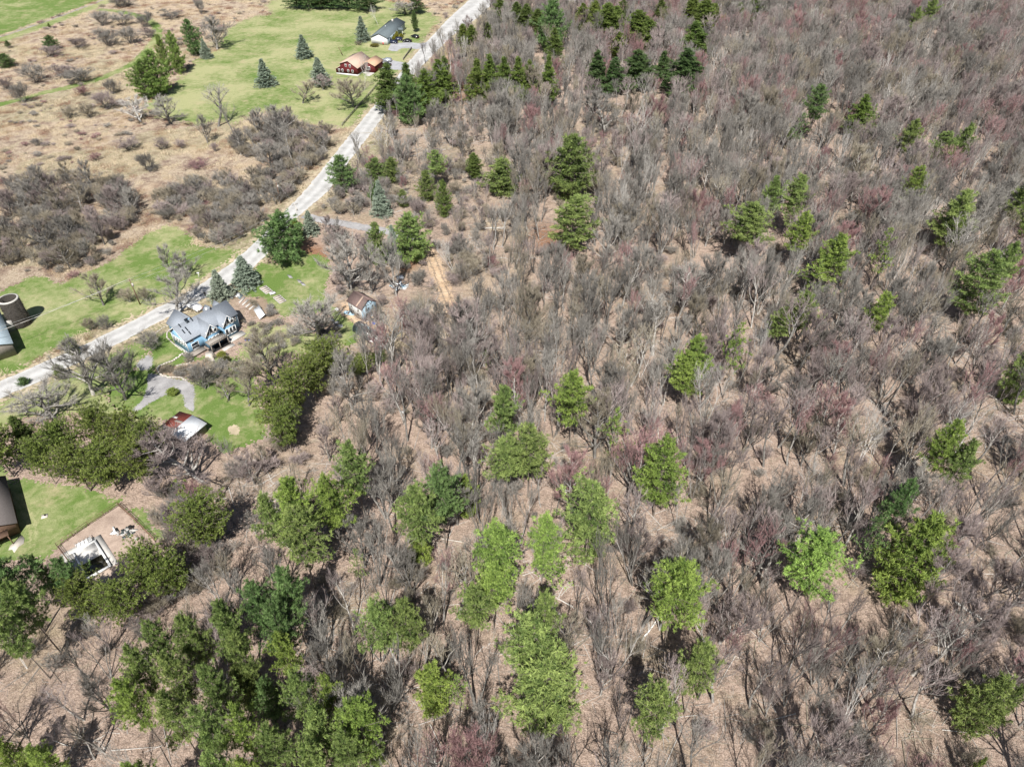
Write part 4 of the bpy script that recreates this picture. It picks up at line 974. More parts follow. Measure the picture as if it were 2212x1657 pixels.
for X, Y, u1, u2, u3, u4, u5 in CAND:
    x, y = proj(X, Y, 0)
    d = dens(X, Y)*(.40 if Y < 120 else .40)*(.75+.5*(vnoise(np.array([X]), np.array([Y]), 12)[0]))
    if u1 > d or not clear_of(X, Y): continue
    if len(EVA) and (((EVA[:, 0]-X)**2+(EVA[:, 1]-Y)**2) < (EVA[:, 2]*.55)**2).any(): continue
    # never stand where the crown would cover a named evergreen completely
    scrubby = dens(X, Y) < .55 or x < 560
    if (x < 1060 and y < 720 and y > 240) or (x < 760 and y < 1250): H = 6+5*u3
    else: H = 11+7*u3
    if scrubby: H *= .75
    shape = 'tall' if u4 < .62 else ('fork' if u4 < .82 else 'open')
    if H < 8.5: shape = 'sapling' if u4 < .5 else 'open'
    hue = hue_of(X, Y, u5); 
    if hue == 'white': shape = 'birch'
    if u2 < .93:
        xm, ym = proj(X, Y, H*.62); xt, yt = proj(X, Y, H*.92)
        cov = (EVA[:, 1] > Y-1)&(((xm > EVB[:, 0])&(xm < EVB[:, 2])&(ym > EVB[:, 1])&(ym < EVB[:, 3]))|((xt > EVB[:, 0])&(xt < EVB[:, 2])&(yt > EVB[:, 1])&(yt < EVB[:, 3])))
        if cov.any(): continue
    R = H*(.22 if shape in ('tall', 'birch') else .28)*(.8+.5*u2)
    if shape == 'sapling': R = H*.3
    TREES.append((X, Y, H, R, shape, hue, u1*50 % 1))
TREES.sort(key=lambda t: math.hypot(t[1], CAM_H-t[2]*.5)+(0 if abs(proj(t[0], t[1], t[2]*.6)[0]-1106) < 1150 and proj(t[0], t[1], t[2])[1] < 1640 else 1e4))
NEAR, FAR = TREES[:184], TREES[184:]
print('bare trees', len(NEAR), len(FAR))
used = {}
hw = dict(grey='grey', mauve='mauve-grey', red='red-budded', tan='brownish', white='white-barked')
sw = dict(tall='slender bare tree', fork='many-stemmed bare tree', open='spreading bare tree', birch='bare birch', sapling='thin young bare tree')
for X, Y, H, R, shape, hue, u in NEAR:
    d = np.hypot(EVA[:, 0]-X, EVA[:, 1]-Y); i = int(d.argmin()); dx, dy = X-EVA[i, 0], Y-EVA[i, 1]
    side = ('to the left of' if dx < 0 else 'to the right of') if abs(dx) > abs(dy) else ('below' if dy < 0 else 'above')
    ev = EVN[i][4]; short = ' '.join(ev.split()[:16-5-len(side.split())])
    while short.split()[-1] in ('the', 'a', 'of', 'in', 'with', 'and', 'at', 'by', 'to', 'on', 'its', 'over', 'beside', 'its', 'between', 'from', 'next', 'wide', 'big', 'lower', 'very', 'just', 'below', 'behind', 'lower', 'upper', 'pine-clad', 'under', 'long', 'small', 'out', 'side', 'near', 'dark', 'black', 'top', 'round', 'central', 'high', 'open', 'bluish', 'pale', 'middle', 'outer'): short = ' '.join(short.split()[:-1])
    base = f"{hw[hue] if hue != 'white' else 'pale'} {sw[shape]}"
    lab = f"{base} {side} the {short}"
    if lab in used or d[i] > 14:
        zone = 'bottom' if Y < 62 else 'lower'
        xx = proj(X, Y, 0)[0]; part = 'left-hand' if xx < 740 else ('middle' if xx < 1480 else 'right-hand')
        lab = f"{base} among its like in the {part} {zone} woods"; grp = lab.replace(' among its like', 's')
    else: grp = 'bare trees of the woods'
    used[lab] = 1
    lab = ' '.join(lab.split()[:16])
    nm = 'birch_tree' if shape == 'birch' else 'bare_tree'
    k = .72+.5*u
    plant(nm, bare_lib(shape, hue), int(u*97), X, Y, H, R, u*44, (k, k, k), lab, 'birch tree' if shape == 'birch' else 'bare tree', grp)

# ------------------------------------------------------------------ the uncountable rest, one object each
def mass(name, label, cat, P, IDX, SC, ROT, objs):
    me = bpy.data.meshes.new(name); me.vertices.add(len(P)); me.vertices.foreach_set('co', np.asarray(P, np.float32).reshape(-1))
    a = me.attributes.new('idx', 'INT', 'POINT'); a.data.foreach_set('value', np.asarray(IDX, np.int32))
    a = me.attributes.new('scl', 'FLOAT_VECTOR', 'POINT'); a.data.foreach_set('vector', np.asarray(SC, np.float32).reshape(-1))
    a = me.attributes.new('rot', 'FLOAT_VECTOR', 'POINT'); a.data.foreach_set('vector', np.asarray(ROT, np.float32).reshape(-1))
    o = obj(name, me); tag(o, label, cat, kind='stuff')
    cc = bpy.data.collections.new(name+'_kinds')
    for i, ms in enumerate(objs):
        V = []; F = []; fm = []; mats = []; av = []; n0 = 0
        for j, m in enumerate(ms):
            v = np.zeros(len(m.vertices)*3, np.float32); m.vertices.foreach_get('co', v); f = np.zeros(len(m.loops), np.int32); m.loops.foreach_get('vertex_index', f)
            at = np.zeros(len(m.vertices), np.float32); m.attributes['v'].data.foreach_get('value', at)
            V.append(v.reshape(-1, 3)); F.append(f.reshape(-1, 3)+n0); fm += [j]*(len(f)//3); mats.append(m.materials[0]); av.append(at); n0 += len(v)//3
        oo = bpy.data.objects.new('%s_kind_%03d' % (name, i), mesh_np(name, np.concatenate(V), np.concatenate(F), mats, fm, dict(v=np.concatenate(av)))); cc.objects.link(oo)
    gn = bpy.data.node_groups.new(name, 'GeometryNodeTree'); gn.interface.new_socket('Geometry', in_out='INPUT', socket_type='NodeSocketGeometry'); gn.interface.new_socket('Geometry', in_out='OUTPUT', socket_type='NodeSocketGeometry')
    nn, L = gn.nodes, gn.links; gi = nn.new('NodeGroupInput'); go = nn.new('NodeGroupOutput'); ci = nn.new('GeometryNodeCollectionInfo'); ip = nn.new('GeometryNodeInstanceOnPoints')
    ci.inputs['Collection'].default_value = cc; ci.inputs['Separate Children'].default_value = True; ci.inputs['Reset Children'].default_value = True
    ip.inputs['Pick Instance'].default_value = True
    def na(nm, t):
        q = nn.new('GeometryNodeInputNamedAttribute'); q.data_type = t; q.inputs[0].default_value = nm; return [s for s in q.outputs if s.enabled][0]
    L.new(gi.outputs[0], ip.inputs['Points']); L.new(ci.outputs[0], ip.inputs['Instance']); L.new(na('idx', 'INT'), ip.inputs['Instance Index'])
    er = nn.new('FunctionNodeEulerToRotation'); L.new(na('rot', 'FLOAT_VECTOR'), er.inputs[0]); L.new(er.outputs[0], ip.inputs['Rotation']); L.new(na('scl', 'FLOAT_VECTOR'), ip.inputs['Scale']); L.new(ip.outputs[0], go.inputs[0])
    md = o.modifiers.new('scatter', 'NODES'); md.node_group = gn; return o
keys = []; ents = []
for s in ('tall', 'fork', 'open', 'sapling', 'birch'):
    for h in (('grey', 'mauve', 'red', 'tan') if s != 'birch' else ('white',)):
        for i, e in enumerate(bare_lib(s, h)[:3]): keys.append((s, h, i)); ents.append(e)
kid = {}
for n_, k in enumerate(keys): kid.setdefault(k[:2], []).append(n_)
P, I, S_, R_ = [], [], [], []
for X, Y, H, R, shape, hue, u in FAR:
    c = kid[(shape, hue)] if (shape, hue) in kid else kid[('tall', 'grey')]; i = c[int(u*97) % len(c)]; e = ents[i]
    P.append((X, Y, 0)); I.append(i); S_.append((R/e[3], R/e[3], H/e[2])); R_.append((0, 0, u*44))
mass('distant_woods', 'dense grey and mauve leafless woods stretching away on the far slope', 'woods', P, I, S_, R_, [(e[0], e[1]) for e in ents])

# brush: saplings and bushes under and between the trees, and thickets in the field
def loc_in_house(X, Y):
    dx, dy = X+71.7, Y-125.6; a = dx*.618+dy*.786; b = -dx*.786+dy*.618
    return -1.6 < a < 13 and -5 < b < 10.5
def scatter(polys, cell, fn, seed):
    rs = np.random.RandomState(seed); out = []
    for poly in polys:
        x0, y0 = poly.min(0); x1, y1 = poly.max(0); x0 = max(x0, -330); x1 = min(x1, 330); y0 = max(y0, 22); y1 = min(y1, 520)
        n = int((x1-x0)*(y1-y0)/cell**2); X = x0+rs.rand(n)*(x1-x0); Y = y0+rs.rand(n)*(y1-y0)
        k = inside(X, Y, poly) & (np.abs(X) < (Y*CP+CAM_H*SP)*.8); k[k] = ok_many(X[k], Y[k])
        for X_, Y_, a, b, c in zip(X[k], Y[k], rs.rand(k.sum()), rs.rand(k.sum()), rs.rand(k.sum())):
            r = fn(X_, Y_, a, b, c)
            if r: out.append(r)
    return out
bk = []; be = []
for s, h in (('shrub', 'grey'), ('shrub', 'mauve'), ('shrub', 'tan'), ('sapling', 'grey'), ('sapling', 'mauve'), ('sapling', 'tan'), ('shrub', 'red')):
    for e in bare_lib(s, h)[:2]: bk.append((s, h)); be.append(e)
lawns = [gP[k] for k in ('A', 'B', 'C', 'D', 'E', 'F', 'G', 'road', 'yard', 'drh', 'drw', 'drr')]+[pk, pd, pl, pm]
def ok_many(X, Y):
    k = dist_poly(X, Y, gP['road']) > 1.5
    for p_ in lawns: k &= ~inside(X, Y, p_)
    k &= ~inside(X, Y+2.6, pd) & ~inside(X, Y+4.5, pd) & ~inside(X, Y+2.5, gP['road'])
    for a, b, r in KEEP: k &= (X-a)**2+(Y-b)**2 > (r+.5)**2
    return k
def bare_ok(X, Y):
    return bool(ok_many(np.array([X]), np.array([Y]))[0])
def fn_w(X, Y, a, b, c):
    d = dens(X, Y); sc_ = .9 if d < .6 else .26
    if b > sc_*(.5+vnoise(np.array([X]), np.array([Y]), 8)[0]): return None
    i = int(a*99991) % (len(be)-(2 if c < .9 else 0)); H = (1.2+2.6*c)*(1.25 if d < .6 else 1.0); 
    return (X, Y, i, H, H*(.45+.3*a))
TH = [gpoly(p_) for p_ in (
    [(-60, 480), (0, 430), (60, 395), (150, 390), (200, 405), (260, 400), (300, 430), (300, 470), (270, 520), (235, 560), (190, 582), (150, 600), (100, 596), (60, 590), (0, 625), (-60, 660)],
    [(330, 430), (370, 410), (440, 400), (520, 395), (590, 370), (650, 380), (648, 410), (600, 450), (552, 505), (520, 532), (470, 535), (415, 520), (400, 495), (350, 470)],
    [(520, 290), (600, 262), (660, 285), (720, 290), (728, 305), (690, 355), (650, 385), (600, 360), (540, 350), (500, 320)],
    [(690, 455), (715, 420), (760, 385), (840, 400), (860, 460), (800, 475), (740, 465)],
    [(160, 725), (235, 700), (300, 670), (340, 655), (345, 658), (290, 690), (230, 715), (180, 740)],
    [(690, 490), (760, 492), (800, 505), (800, 560), (740, 560), (700, 530)],
    [(330, 1080), (420, 1060), (470, 1180), (440, 1290), (330, 1330), (380, 1200)])]
for p_ in TH[:3]:
    pass
def fn_t(X, Y, a, b, c):
    i = (0, 1, 4, 5, 0, 1, 6, 7, 10, 11, 2, 8)[int(a*99991) % 12]; H = 1.8+3.2*c; return (X, Y, i, H, H*(.42+.25*b))
out = scatter([gP['wood']], 3.0, fn_w, 31)+scatter(TH, 2.5, fn_t, 32)
def fn_f(X, Y, a, b, c):
    if vnoise(np.array([X]), np.array([Y]), 14)[0] < .55: return None
    i = (2, 3, 0, 4, 12, 5)[int(a*9991) % 6]; H = .4+1.1*c*c; return (X, Y, i, H, H*(.9+.8*b))
out += scatter([gP['field']], 4.6, fn_f, 33)
rs_g = np.random.RandomState(99)
for poly_, n_ in (([(400, 772), (470, 768), (540, 790), (548, 818), (480, 825), (430, 815), (410, 800)], 60), ([(500, 690), (590, 690), (650, 710), (640, 745), (600, 765), (560, 785), (520, 760)], 70), ([(545, 640), (600, 670), (592, 692), (530, 665)], 14), ([(335, 800), (400, 800), (455, 812), (404, 820), (350, 806)], 26), ([(690, 690), (735, 712), (728, 745), (690, 760)], 20)):
    q_ = gs(poly_); lo, hi = q_.min(0), q_.max(0); c_ = 0
    while c_ < n_:
        X, Y = lo+rs_g.rand(2)*(hi-lo)
        if not inside(np.array([X]), np.array([Y]), q_)[0]: continue
        c_ += 1
        if loc_in_house(X, Y): continue
        H = .5+1.2*rs_g.rand(); out.append((X, Y, int(rs_g.choice([0, 1, 4, 5])), H, H*.8))
print('brush', len(out))
mass('undergrowth', 'leafless brush and brambles growing thickly under the trees and along the field', 'brush', [(o_[0], o_[1], 0) for o_ in out], [o_[2] for o_ in out],
     [(o_[4]/be[o_[2]][3],)*2+(o_[3]/be[o_[2]][2],) for o_ in out], [(0, 0, o_[0]*7 % 6.28) for o_ in out], [(e[0], e[1]) for e in be])
# larger single trees of the thickets
TK = []
rs_t = np.random.RandomState(77)
for ti, (p_, n_, hh, lab) in enumerate(((TH[0], 40, 7.5, 'grey bare tree in the thicket between the straw field and the silo lawn'), (TH[1], 30, 5.0, 'mauve-grey bare tree in the thicket above the roadside lawn'), (TH[2], 18, 6.5, 'grey bare tree in the dark thicket under the big lawn'), (TH[3], 7, 3.6, 'low bare tree in the brambles above the driveway'), (TH[5], 5, 5.0, 'low bare tree in the brambles below the driveway'), (TH[6], 7, 6., 'bare tree in the brush beyond the fenced yard'))):
    c_ = 0; x0, y0 = p_.min(0); x1, y1 = p_.max(0)
    for _ in range(900):
        X = x0+rs_t.rand()*(x1-x0); Y = y0+rs_t.rand()*(y1-y0)
        if not inside(np.array([X]), np.array([Y]), p_)[0] or not bare_ok(X, Y) or any((X-q[0])**2+(Y-q[1])**2 < 6 for q in TK): continue
        H = hh*(.7+.6*rs_t.rand()); hue = ('grey', 'grey', 'mauve', 'tan')[rs_t.randint(4)]; TK.append((X, Y)); k = .75+.4*rs_t.rand()
        sm = ti in (1, 3, 4); plant('bare_shrub' if sm else 'bare_tree', bare_lib('open', hue), rs_t.randint(9), X, Y, H, H*.42, rs_t.rand()*6, (k, k, k), lab.replace('bare tree', 'tall shrub') if sm else lab, 'shrub' if sm else 'bare tree', lab.replace(' bare tree', ' tall shrubs' if sm else ' bare trees', 1)); c_ += 1
        if c_ >= n_: break

# fallen sticks and dead stems on the woodland floor
st = []
for sd_ in range(4):
    t = TT(); rs = np.random.RandomState(sd_); m = 60; P0 = rs.randn(m, 3)*[1.8, 1.8, 0]+[0, 0, .06]; a = rs.rand(m)*6.28; D = np.stack([np.cos(a), np.sin(a), rs.rand(m)*.12], 1)
    t.blades(P0, D, .7+1.6*rs.rand(m), .045, rs); k = 3; q = rs.randn(k, 3)*[2, 2, 0]+[0, 0, .1]; a = rs.rand(k)*6.28; D = np.stack([np.cos(a), np.sin(a), np.zeros(k)], 1)
    t.tubes(q, q+D*(2+3*rs.rand(k))[:, None], np.full(k, .06), np.full(k, .02), 4); st.append((t.mesh('sticks', (M_TWIG, M_TWIGW, M_TWIGT, M_BARKP)[sd_]),))
out = scatter([gP['wood']], 5.0, lambda X, Y, a, b, c: (X, Y, int(a*9991) % 4, .7+.8*b), 35)
mass('fallen_sticks', 'scattered fallen sticks and dead branches over the leaf litter', 'sticks', [(o_[0], o_[1], 0) for o_ in out], [o_[2] for o_ in out], [(o_[3],)*3 for o_ in out], [(0, 0, o_[0]*5 % 6.28) for o_ in out], st)
# dry grass tufts on the straw field
st = []
for sd_, mt in enumerate((flat('straw_pale', (.62, .52, .37), .9, .2), flat('straw_tan', (.42, .32, .21), .9, .2), flat('straw_rust', (.28, .17, .12), .9, .2))):
    t = TT(); rs = np.random.RandomState(40+sd_); m = 150; P0 = rs.randn(m, 3)*[.8, .8, 0]; D = unit(np.stack([rs.randn(m)*.6, rs.randn(m)*.6, np.full(m, .8)], 1)); t.blades(P0, D, .35+.45*rs.rand(m), .05, rs); st.append((t.mesh('tuft', mt),))
out = scatter([gP['field']], 3.4, lambda X, Y, a, b, c: (X, Y, int(a*9991) % 3 if vnoise(np.array([X]), np.array([Y]), 10)[0] > .45 else 0, .7+.9*b) if vnoise(np.array([X]), np.array([Y]), 7)[0] > .3 else None, 36)
mass('dry_grass', 'pale dry grass tufts covering the straw-coloured field', 'dry grass', [(o_[0], o_[1], 0) for o_ in out], [o_[2] for o_ in out], [(o_[3],)*3 for o_ in out], [(0, 0, o_[0]*5 % 6.28) for o_ in out], st)
# ------------------------------------------------------------------ buildings and everything round them
def wallbody(x0, x1, y0, y1, ze, zr, axis='x', ridge=.5, z0=0.):
    """walls with two gables as one closed body; the ridge runs along axis"""
    m = MB()
    if axis == 'x':
        yr = y0+(y1-y0)*ridge; P = [(y0, z0), (y1, z0), (y1, ze), (yr, zr), (y0, ze)]; V = [(x0, a, b) for a, b in P]+[(x1, a, b) for a, b in P]
    else:
        xr = x0+(x1-x0)*ridge; P = [(x0, z0), (x1, z0), (x1, ze), (xr, zr), (x0, ze)]; V = [(a, y0, b) for a, b in P]+[(a, y1, b) for a, b in P]
    return m.add(V, [(0, 1, 2, 3, 4)[::-1], (5, 6, 7, 8, 9)]+[(i, (i+1) % 5, 5+(i+1) % 5, 5+i) for i in range(5)])
def roofslabs(m, x0, x1, y0, y1, ze, zr, axis='x', ridge=.5, oh=.35, t=.12, sides=(0, 1)):
    lift = .06
    if axis == 'x':
        yr = y0+(y1-y0)*ridge; s0 = (zr-ze)/(yr-y0); s1 = (zr-ze)/(y1-yr); a, b = x0-oh, x1+oh
        if 0 in sides: m.slab([(a, y0-oh, ze-oh*s0+t+lift), (b, y0-oh, ze-oh*s0+t+lift), (b, yr, zr+t+lift), (a, yr, zr+t+lift)], t)
        if 1 in sides: m.slab([(a, yr, zr+t+lift), (b, yr, zr+t+lift), (b, y1+oh, ze-oh*s1+t+lift), (a, y1+oh, ze-oh*s1+t+lift)], t)
    else:
        xr = x0+(x1-x0)*ridge; s0 = (zr-ze)/(xr-x0); s1 = (zr-ze)/(x1-xr); a, b = y0-oh, y1+oh
        if 0 in sides: m.slab([(x0-oh, b, ze-oh*s0+t+lift), (x0-oh, a, ze-oh*s0+t+lift), (xr, a, zr+t+lift), (xr, b, zr+t+lift)], t)
        if 1 in sides: m.slab([(xr, b, zr+t+lift), (xr, a, zr+t+lift), (x1+oh, a, ze-oh*s1+t+lift), (x1+oh, b, ze-oh*s1+t+lift)], t)
    return m
def window(parent, side, a, z, w=.9, h=1.1, off=0., mat=None, fr=None, name='window', bars=True, T=.09):
    """a framed window on a wall: side 'x-' means a wall facing -x at x=off, a = place along the wall"""
    d = .05; f = MB(); gl = MB()
    def B(m, u0, u1, z0, z1, d0, d1):
        if side == 'y-': m.box(u0, u1, off-d1, off-d0, z0, z1)
        elif side == 'y+': m.box(u0, u1, off+d0, off+d1, z0, z1)
        elif side == 'x-': m.box(off-d1, off-d0, u0, u1, z0, z1)
        else: m.box(off+d0, off+d1, u0, u1, z0, z1)
    u0, u1, z0, z1 = a-w/2, a+w/2, z-h/2, z+h/2
    B(f, u0-T, u0, z0-T, z1+T, -.02, d); B(f, u1, u1+T, z0-T, z1+T, -.02, d); B(f, u0, u1, z1, z1+T, -.02, d); B(f, u0, u1, z0-T, z0, -.02, d)
    if bars: B(f, u0, u1, z-.03, z+.03, -.02, d-.01)
    B(gl, u0, u1, z0, z1, -.03, .015)
    o = f.build(name, fr or M_WHITE, parent); gl.build('pane', mat or M_GLASS, o); return o
def bush(name, lib, X, Y, H, R, c, label, cat, group=None, vi=0):
    return plant(name, lib, vi, X, Y, H, R, X % 6, c, label, cat, group)
def heap(name, label, cat, X, Y, r, n, mats, hmax=.5, seed=1, group=None, lz=0.):
    """a scatter of broken sheets and boards that lies as one pile"""
    rs = random.Random(seed); t = thing(name, label, cat, (X, Y, lz), 0, group)
    for i, mt in enumerate(mats):
        m = MB()
        for k in range(n):
            a = rs.uniform(0, 6.28); d = r*math.sqrt(rs.random()); w_, l_ = rs.uniform(.2, .7), rs.uniform(.4, 1.4); z = rs.uniform(.03, hmax)*(1-d/r*.7); th = rs.uniform(0, 3.14)
            ux, uy = math.cos(th), math.sin(th); cx_, cy_ = d*math.cos(a), d*math.sin(a)*.8; tl = rs.uniform(-.3, .3)
            q = [(cx_+ux*i_*l_/2-uy*j_*w_/2, cy_+uy*i_*l_/2+ux*j_*w_/2, z+tl*i_*l_/2+.05) for i_, j_ in ((-1, -1), (1, -1), (1, 1), (-1, 1))]
            m.slab(q, rs.uniform(.03, .10))
        m.build(('sheet', 'board', 'scrap')[i % 3], mt, t)
    return t

# ---- the white house with the slate roof
A_ = np.array([-66.2, 356.7]); B_ = np.array([-58.9, 359.3]); ang = math.atan2(27.5, 5.2)
# local x runs along the long side, local y to the left of it
t = thing('white_house', 'long white single-storey house with a slate roof beside the gravel road', 'house', (B_[0], B_[1], 0), ang)
L_, W_ = 27.5, 8.0
wallbody(0, L_, 0, W_, 3.3, 5.0).build('wall', M_WHITE, t)
r_ = roofslabs(MB(), 0, L_, 0, W_, 3.3, 5.0, oh=.5).build('roof', M_SHINGD, t); MB().box(21, 21.8, 3.6, 4.4, 4.6, 6.0).build('chimney', M_CONC, r_); MB().tube((12, 4.6, 4.7), (12, 4.6, 5.5), .12).build('vent_pipe', M_WHITE, r_)
MB().box(-.03, L_+.03, -.08, -.02, .3, 3.1).build('siding_shade_paint', M_METB, t)  # blue-grey sheet paints shade over the white long side
dr_ = MB().box(-.12, -.02, 1.7, 2.7, .1, 2.4).build('door', M_WHITE, t); MB().box(-.16, -.13, 1.85, 2.55, .2, 1.3).build('door_panel', M_DOOR, dr_)
for a in (4, 9, 20): window(t, 'y-', a, 1.9, 1.4, 1.1, off=-.08)
pr = roofslabs(MB(), 15.5, 18.5, -2.6, .5, 2.9, 3.6, 'y', oh=.2).build('porch_roof', M_SHINGD, t); MB().tube((15.7, -2.5, 0), (15.7, -2.5, 2.9), .1).tube((18.3, -2.5, 0), (18.3, -2.5, 2.9), .1).build('porch_post', M_WHITE, t)
FS = math.sin(ang); FC = math.cos(ang)
def W1(x, y): return (B_[0]+FC*x-FS*y, B_[1]+FS*x+FC*y)
for i, (x, y, h, r, lb) in enumerate(((6.2, -1.1, 2.6, .8, 'golden clipped cone shrub at the corner of the white house'), (8.4, -1.2, 3.0, .8, 'tall golden upright shrub against the white house'), (11., -1.2, 3.6, .9, 'tallest golden shrub before the white house porch'), (9.3, -2.4, 1.3, 1.3, 'low round golden shrub before the white house'), (13.2, -2.6, 1.9, 1.2, 'round tan clipped bush by the porch of the white house'))):
    X, Y = W1(x, y); bush('clipped_shrub', LIB['column'], X, Y, h, r, (1.6, 1.3, .7), lb, 'shrub', 'golden shrubs of the white house', i)
X, Y = g(811, 100.5); bush('clipped_shrub', LIB['column'], X-.5, Y, 1.0, 2.2, (.8, .6, .5), 'low mounded bush between the white house corner and its drive', 'shrub')
X, Y = g(797, 99); bush('bare_shrub', bare_lib('shrub', 'tan'), X-5, Y+1, 1.7, 2, (.8, .8, .8), 'small brown bush at the far corner of the white gable', 'shrub')
# ---- cars
def car(X, Y, rz, paint, label, L=4.5, W=1.8, H=1.45, wagon=True):
    t = thing('parked_car', label, 'car', (X, Y, .05), rz, 'parked cars')
    prof = [(-L/2, .35), (-L/2+.05, .8), (-L/2+.25, .95)]+([(-L/2+.5, H)] if wagon else [(-L/2+.9, 1.0), (-L/2+1.4, H)])+[(.55, H), (1.25, 1.0), (L/2-.25, .85), (L/2, .6), (L/2, .35)]
    m = MB(); n = len(prof); V = []
    for s in (-1, 1):
        for x, z in prof: V.append((x, s*(W/2-(.14 if z > 1.05 else 0)), z))
    m.add(V, [tuple(range(n)), tuple(range(2*n-1, n-1, -1))]+[(i, n+i, n+(i+1) % n, (i+1) % n) for i in range(n)]); m.build('body', paint, t)
    i0 = 3 if wagon else 4; xr = prof[i0][0]
    MB().box(xr+.15, .5, -W/2+.1, W/2-.1, 1.04, H-.12).build('side_windows', M_GLASS, t).scale = (1, 1.02, 1)
    MB().slab([(1.22, -W/2+.2, 1.03), (1.22, W/2-.2, 1.03), (.6, W/2-.24, H-.02), (.6, -W/2+.24, H-.02)], .02).build('windscreen', M_GLASS, t).location = (.03, 0, .02)
    for x in (-L*.31, L*.31):
        for s in (-1, 1):
            wh = MB().tube((x, s*(W/2-.2), .33), (x, s*(W/2+.01), .33), .33, n=14).build('wheel', M_TYRE, t); MB().tube((x, s*(W/2+.01), .33), (x, s*(W/2+.03), .33), .2, n=10).build('rim', M_RIM, wh)
    for s in (-1, 1):
        MB().box(L/2-.02, L/2+.03, s*.6-.18, s*.6+.18, .58, .74).build('headlight', M_WHITE, t); MB().box(-L/2-.02, -L/2+.04, s*.65-.12, s*.65+.12, .62, .85).build('tail_light', M_LAMP, t)
    return t
def pxc(x, y): return g(x/1.3562, y/1.3562)
for (x, y, rz, p_, lb, wg) in ((1152, 128, 3.0, M_CNAV, 'dark navy car parked closest to the white gable wall', False), (1166, 119.5, 3.0, M_CNAV, 'navy wagon parked along the front of the white house', True), (1193, 124.5, 3.05, M_CBLK, 'black car parked alone in the middle of the drive', False), (1216, 112, 2.4, M_CBLK, 'dark car in dappled tree shade next to the road', True),
        (1134, 181, 2.9, M_CSIL, 'silver car parked on the drive of the red house', True), (1132, 194.5, 2.95, M_CBLK, 'dark car half hidden by spruces beside the silver car', False), (572, 905, 2.55, M_CWHT, 'white van parked behind the blue house', True)):
    X, Y = pxc(x, y); car(X, Y, rz, p_, lb, wagon=wg)
# ---- the red house
A_ = np.array([-75.3, 317.1]); ang = math.atan2(-2.85, 9.6)
t = thing('red_house', 'dark red gambrel house with tan roofs and a white foundation', 'house', (A_[0], A_[1], 0), ang)
MB().box(.03, 9.97, .03, 13., 0, .9).build('foundation', M_WHITE, t)
m = MB(); P = [(0, .85), (10, .85), (10, 3.6), (6.2, 6.0), (2.3, 4.7), (2.3, 3.5), (0, 2.3)]; n = len(P)
m.add([(a, 0, b) for a, b in P]+[(a, 13., b) for a, b in P], [tuple(range(n))[::-1], tuple(range(n, 2*n))]+[(i, (i+1) % n, n+(i+1) % n, n+i) for i in range(n)]); m.build('wall', M_REDS, t)
m = MB(); m.slab([(6.2, 13.4, 6.2), (6.2, -.4, 6.2), (10.5, -.4, 3.5), (10.5, 13.4, 3.5)], .15); m.slab([(1.9, 13.4, 4.75), (1.9, -.4, 4.75), (6.2, -.4, 6.2), (6.2, 13.4, 6.2)], .15)
m.slab([(-.4, 13.2, 2.3), (-.4, -.3, 2.3), (2.28, -.3, 3.72), (2.28, 13.2, 3.72)], .13); m.build('roof', M_TAN, t)
for x, z in ((1.5, 2.0), (3.1, 2.0), (5.8, 2.0), (7.8, 2.0), (4.9, 4.2), (6.9, 4.1)): window(t, 'y-', x, z, .7, .95, off=0.)
# annex
wallbody(8.8, 15.0, 6.5, 15.0, 2.9, 4.3, 'y').build('annex_wall', M_REDS, t); roofslabs(MB(), 8.8, 15.0, 6.5, 15.0, 2.9, 4.3, 'y', oh=.4).build('annex_roof', M_TANO, t)
window(t, 'y-', 12, 1.7, 1.6, 1.2, off=6.5)
MB().box(10.3, 12.6, 4.4, 6.3, 0, .25).build('step', M_CONC, t)
sheet('garden_path', [gpoly([(795, 158), (806, 150), (813, 152), (808, 160), (797, 166), (790, 164)])], M_CONC, .06, .3, .1, .05)
X, Y = g(797, 153); bush('clipped_shrub', LIB['column'], X, Y, 1.6, 1.3, (.9, .9, .7), 'round green bush beside the steps of the red house', 'shrub')
X, Y = g(741, 121); t = thing('wooden_post', 'leaning dark wooden post on the lawn behind the red house', 'post', (X, Y, 0)); MB().tube((0, 0, -.1), (-1.6, .3, 3.6), .16, .13, 8).build('post', M_WOODB, t); MB().tube((-1.6, .3, 3.6), (-1.63, .31, 3.66), .15, .15, 8).build('cap', M_WOOD, t)
# ---- rail fences by the road
def fence(name, label, pts, mat, hgt=1.1, gap=2.4, rails=(.4, .75, 1.05), group=None, rr_=.05, pr_=.07):
    P = np.array(pts); t = thing(name, label, 'fence', (P[0][0], P[0][1], 0), 0, group); P = P-P[0]
    for i in range(len(P)-1):
        d = P[i+1]-P[i]; n_ = max(1, int(np.hypot(*d)/gap))
        for k in range(n_+(i == len(P)-2)):
            q = P[i]+d*k/n_; MB().tube((q[0], q[1], -.1), (q[0], q[1], hgt), pr_, n=6).build('post', mat, t)
        m = MB()
        for z in rails: m.tube((P[i][0], P[i][1], z), (P[i+1][0], P[i+1][1], z-.03), rr_, n=4)
        m.build('rail', mat, t)
    return t
fence('rail_fence', 'long grey wooden rail fence running down the lawn beside the gravel road', [pxc(1003, 370), pxc(1040, 327), pxc(1075, 288), pxc(1112, 245)], M_WOOD, rr_=.10, pr_=.12, rails=(.35, .7, 1.0))
fence('rail_fence', 'short grey rail fence between the two driveways', [pxc(1181, 178), pxc(1206, 145)], M_WOOD, rr_=.12, pr_=.13, rails=(.35, .7, 1.0))
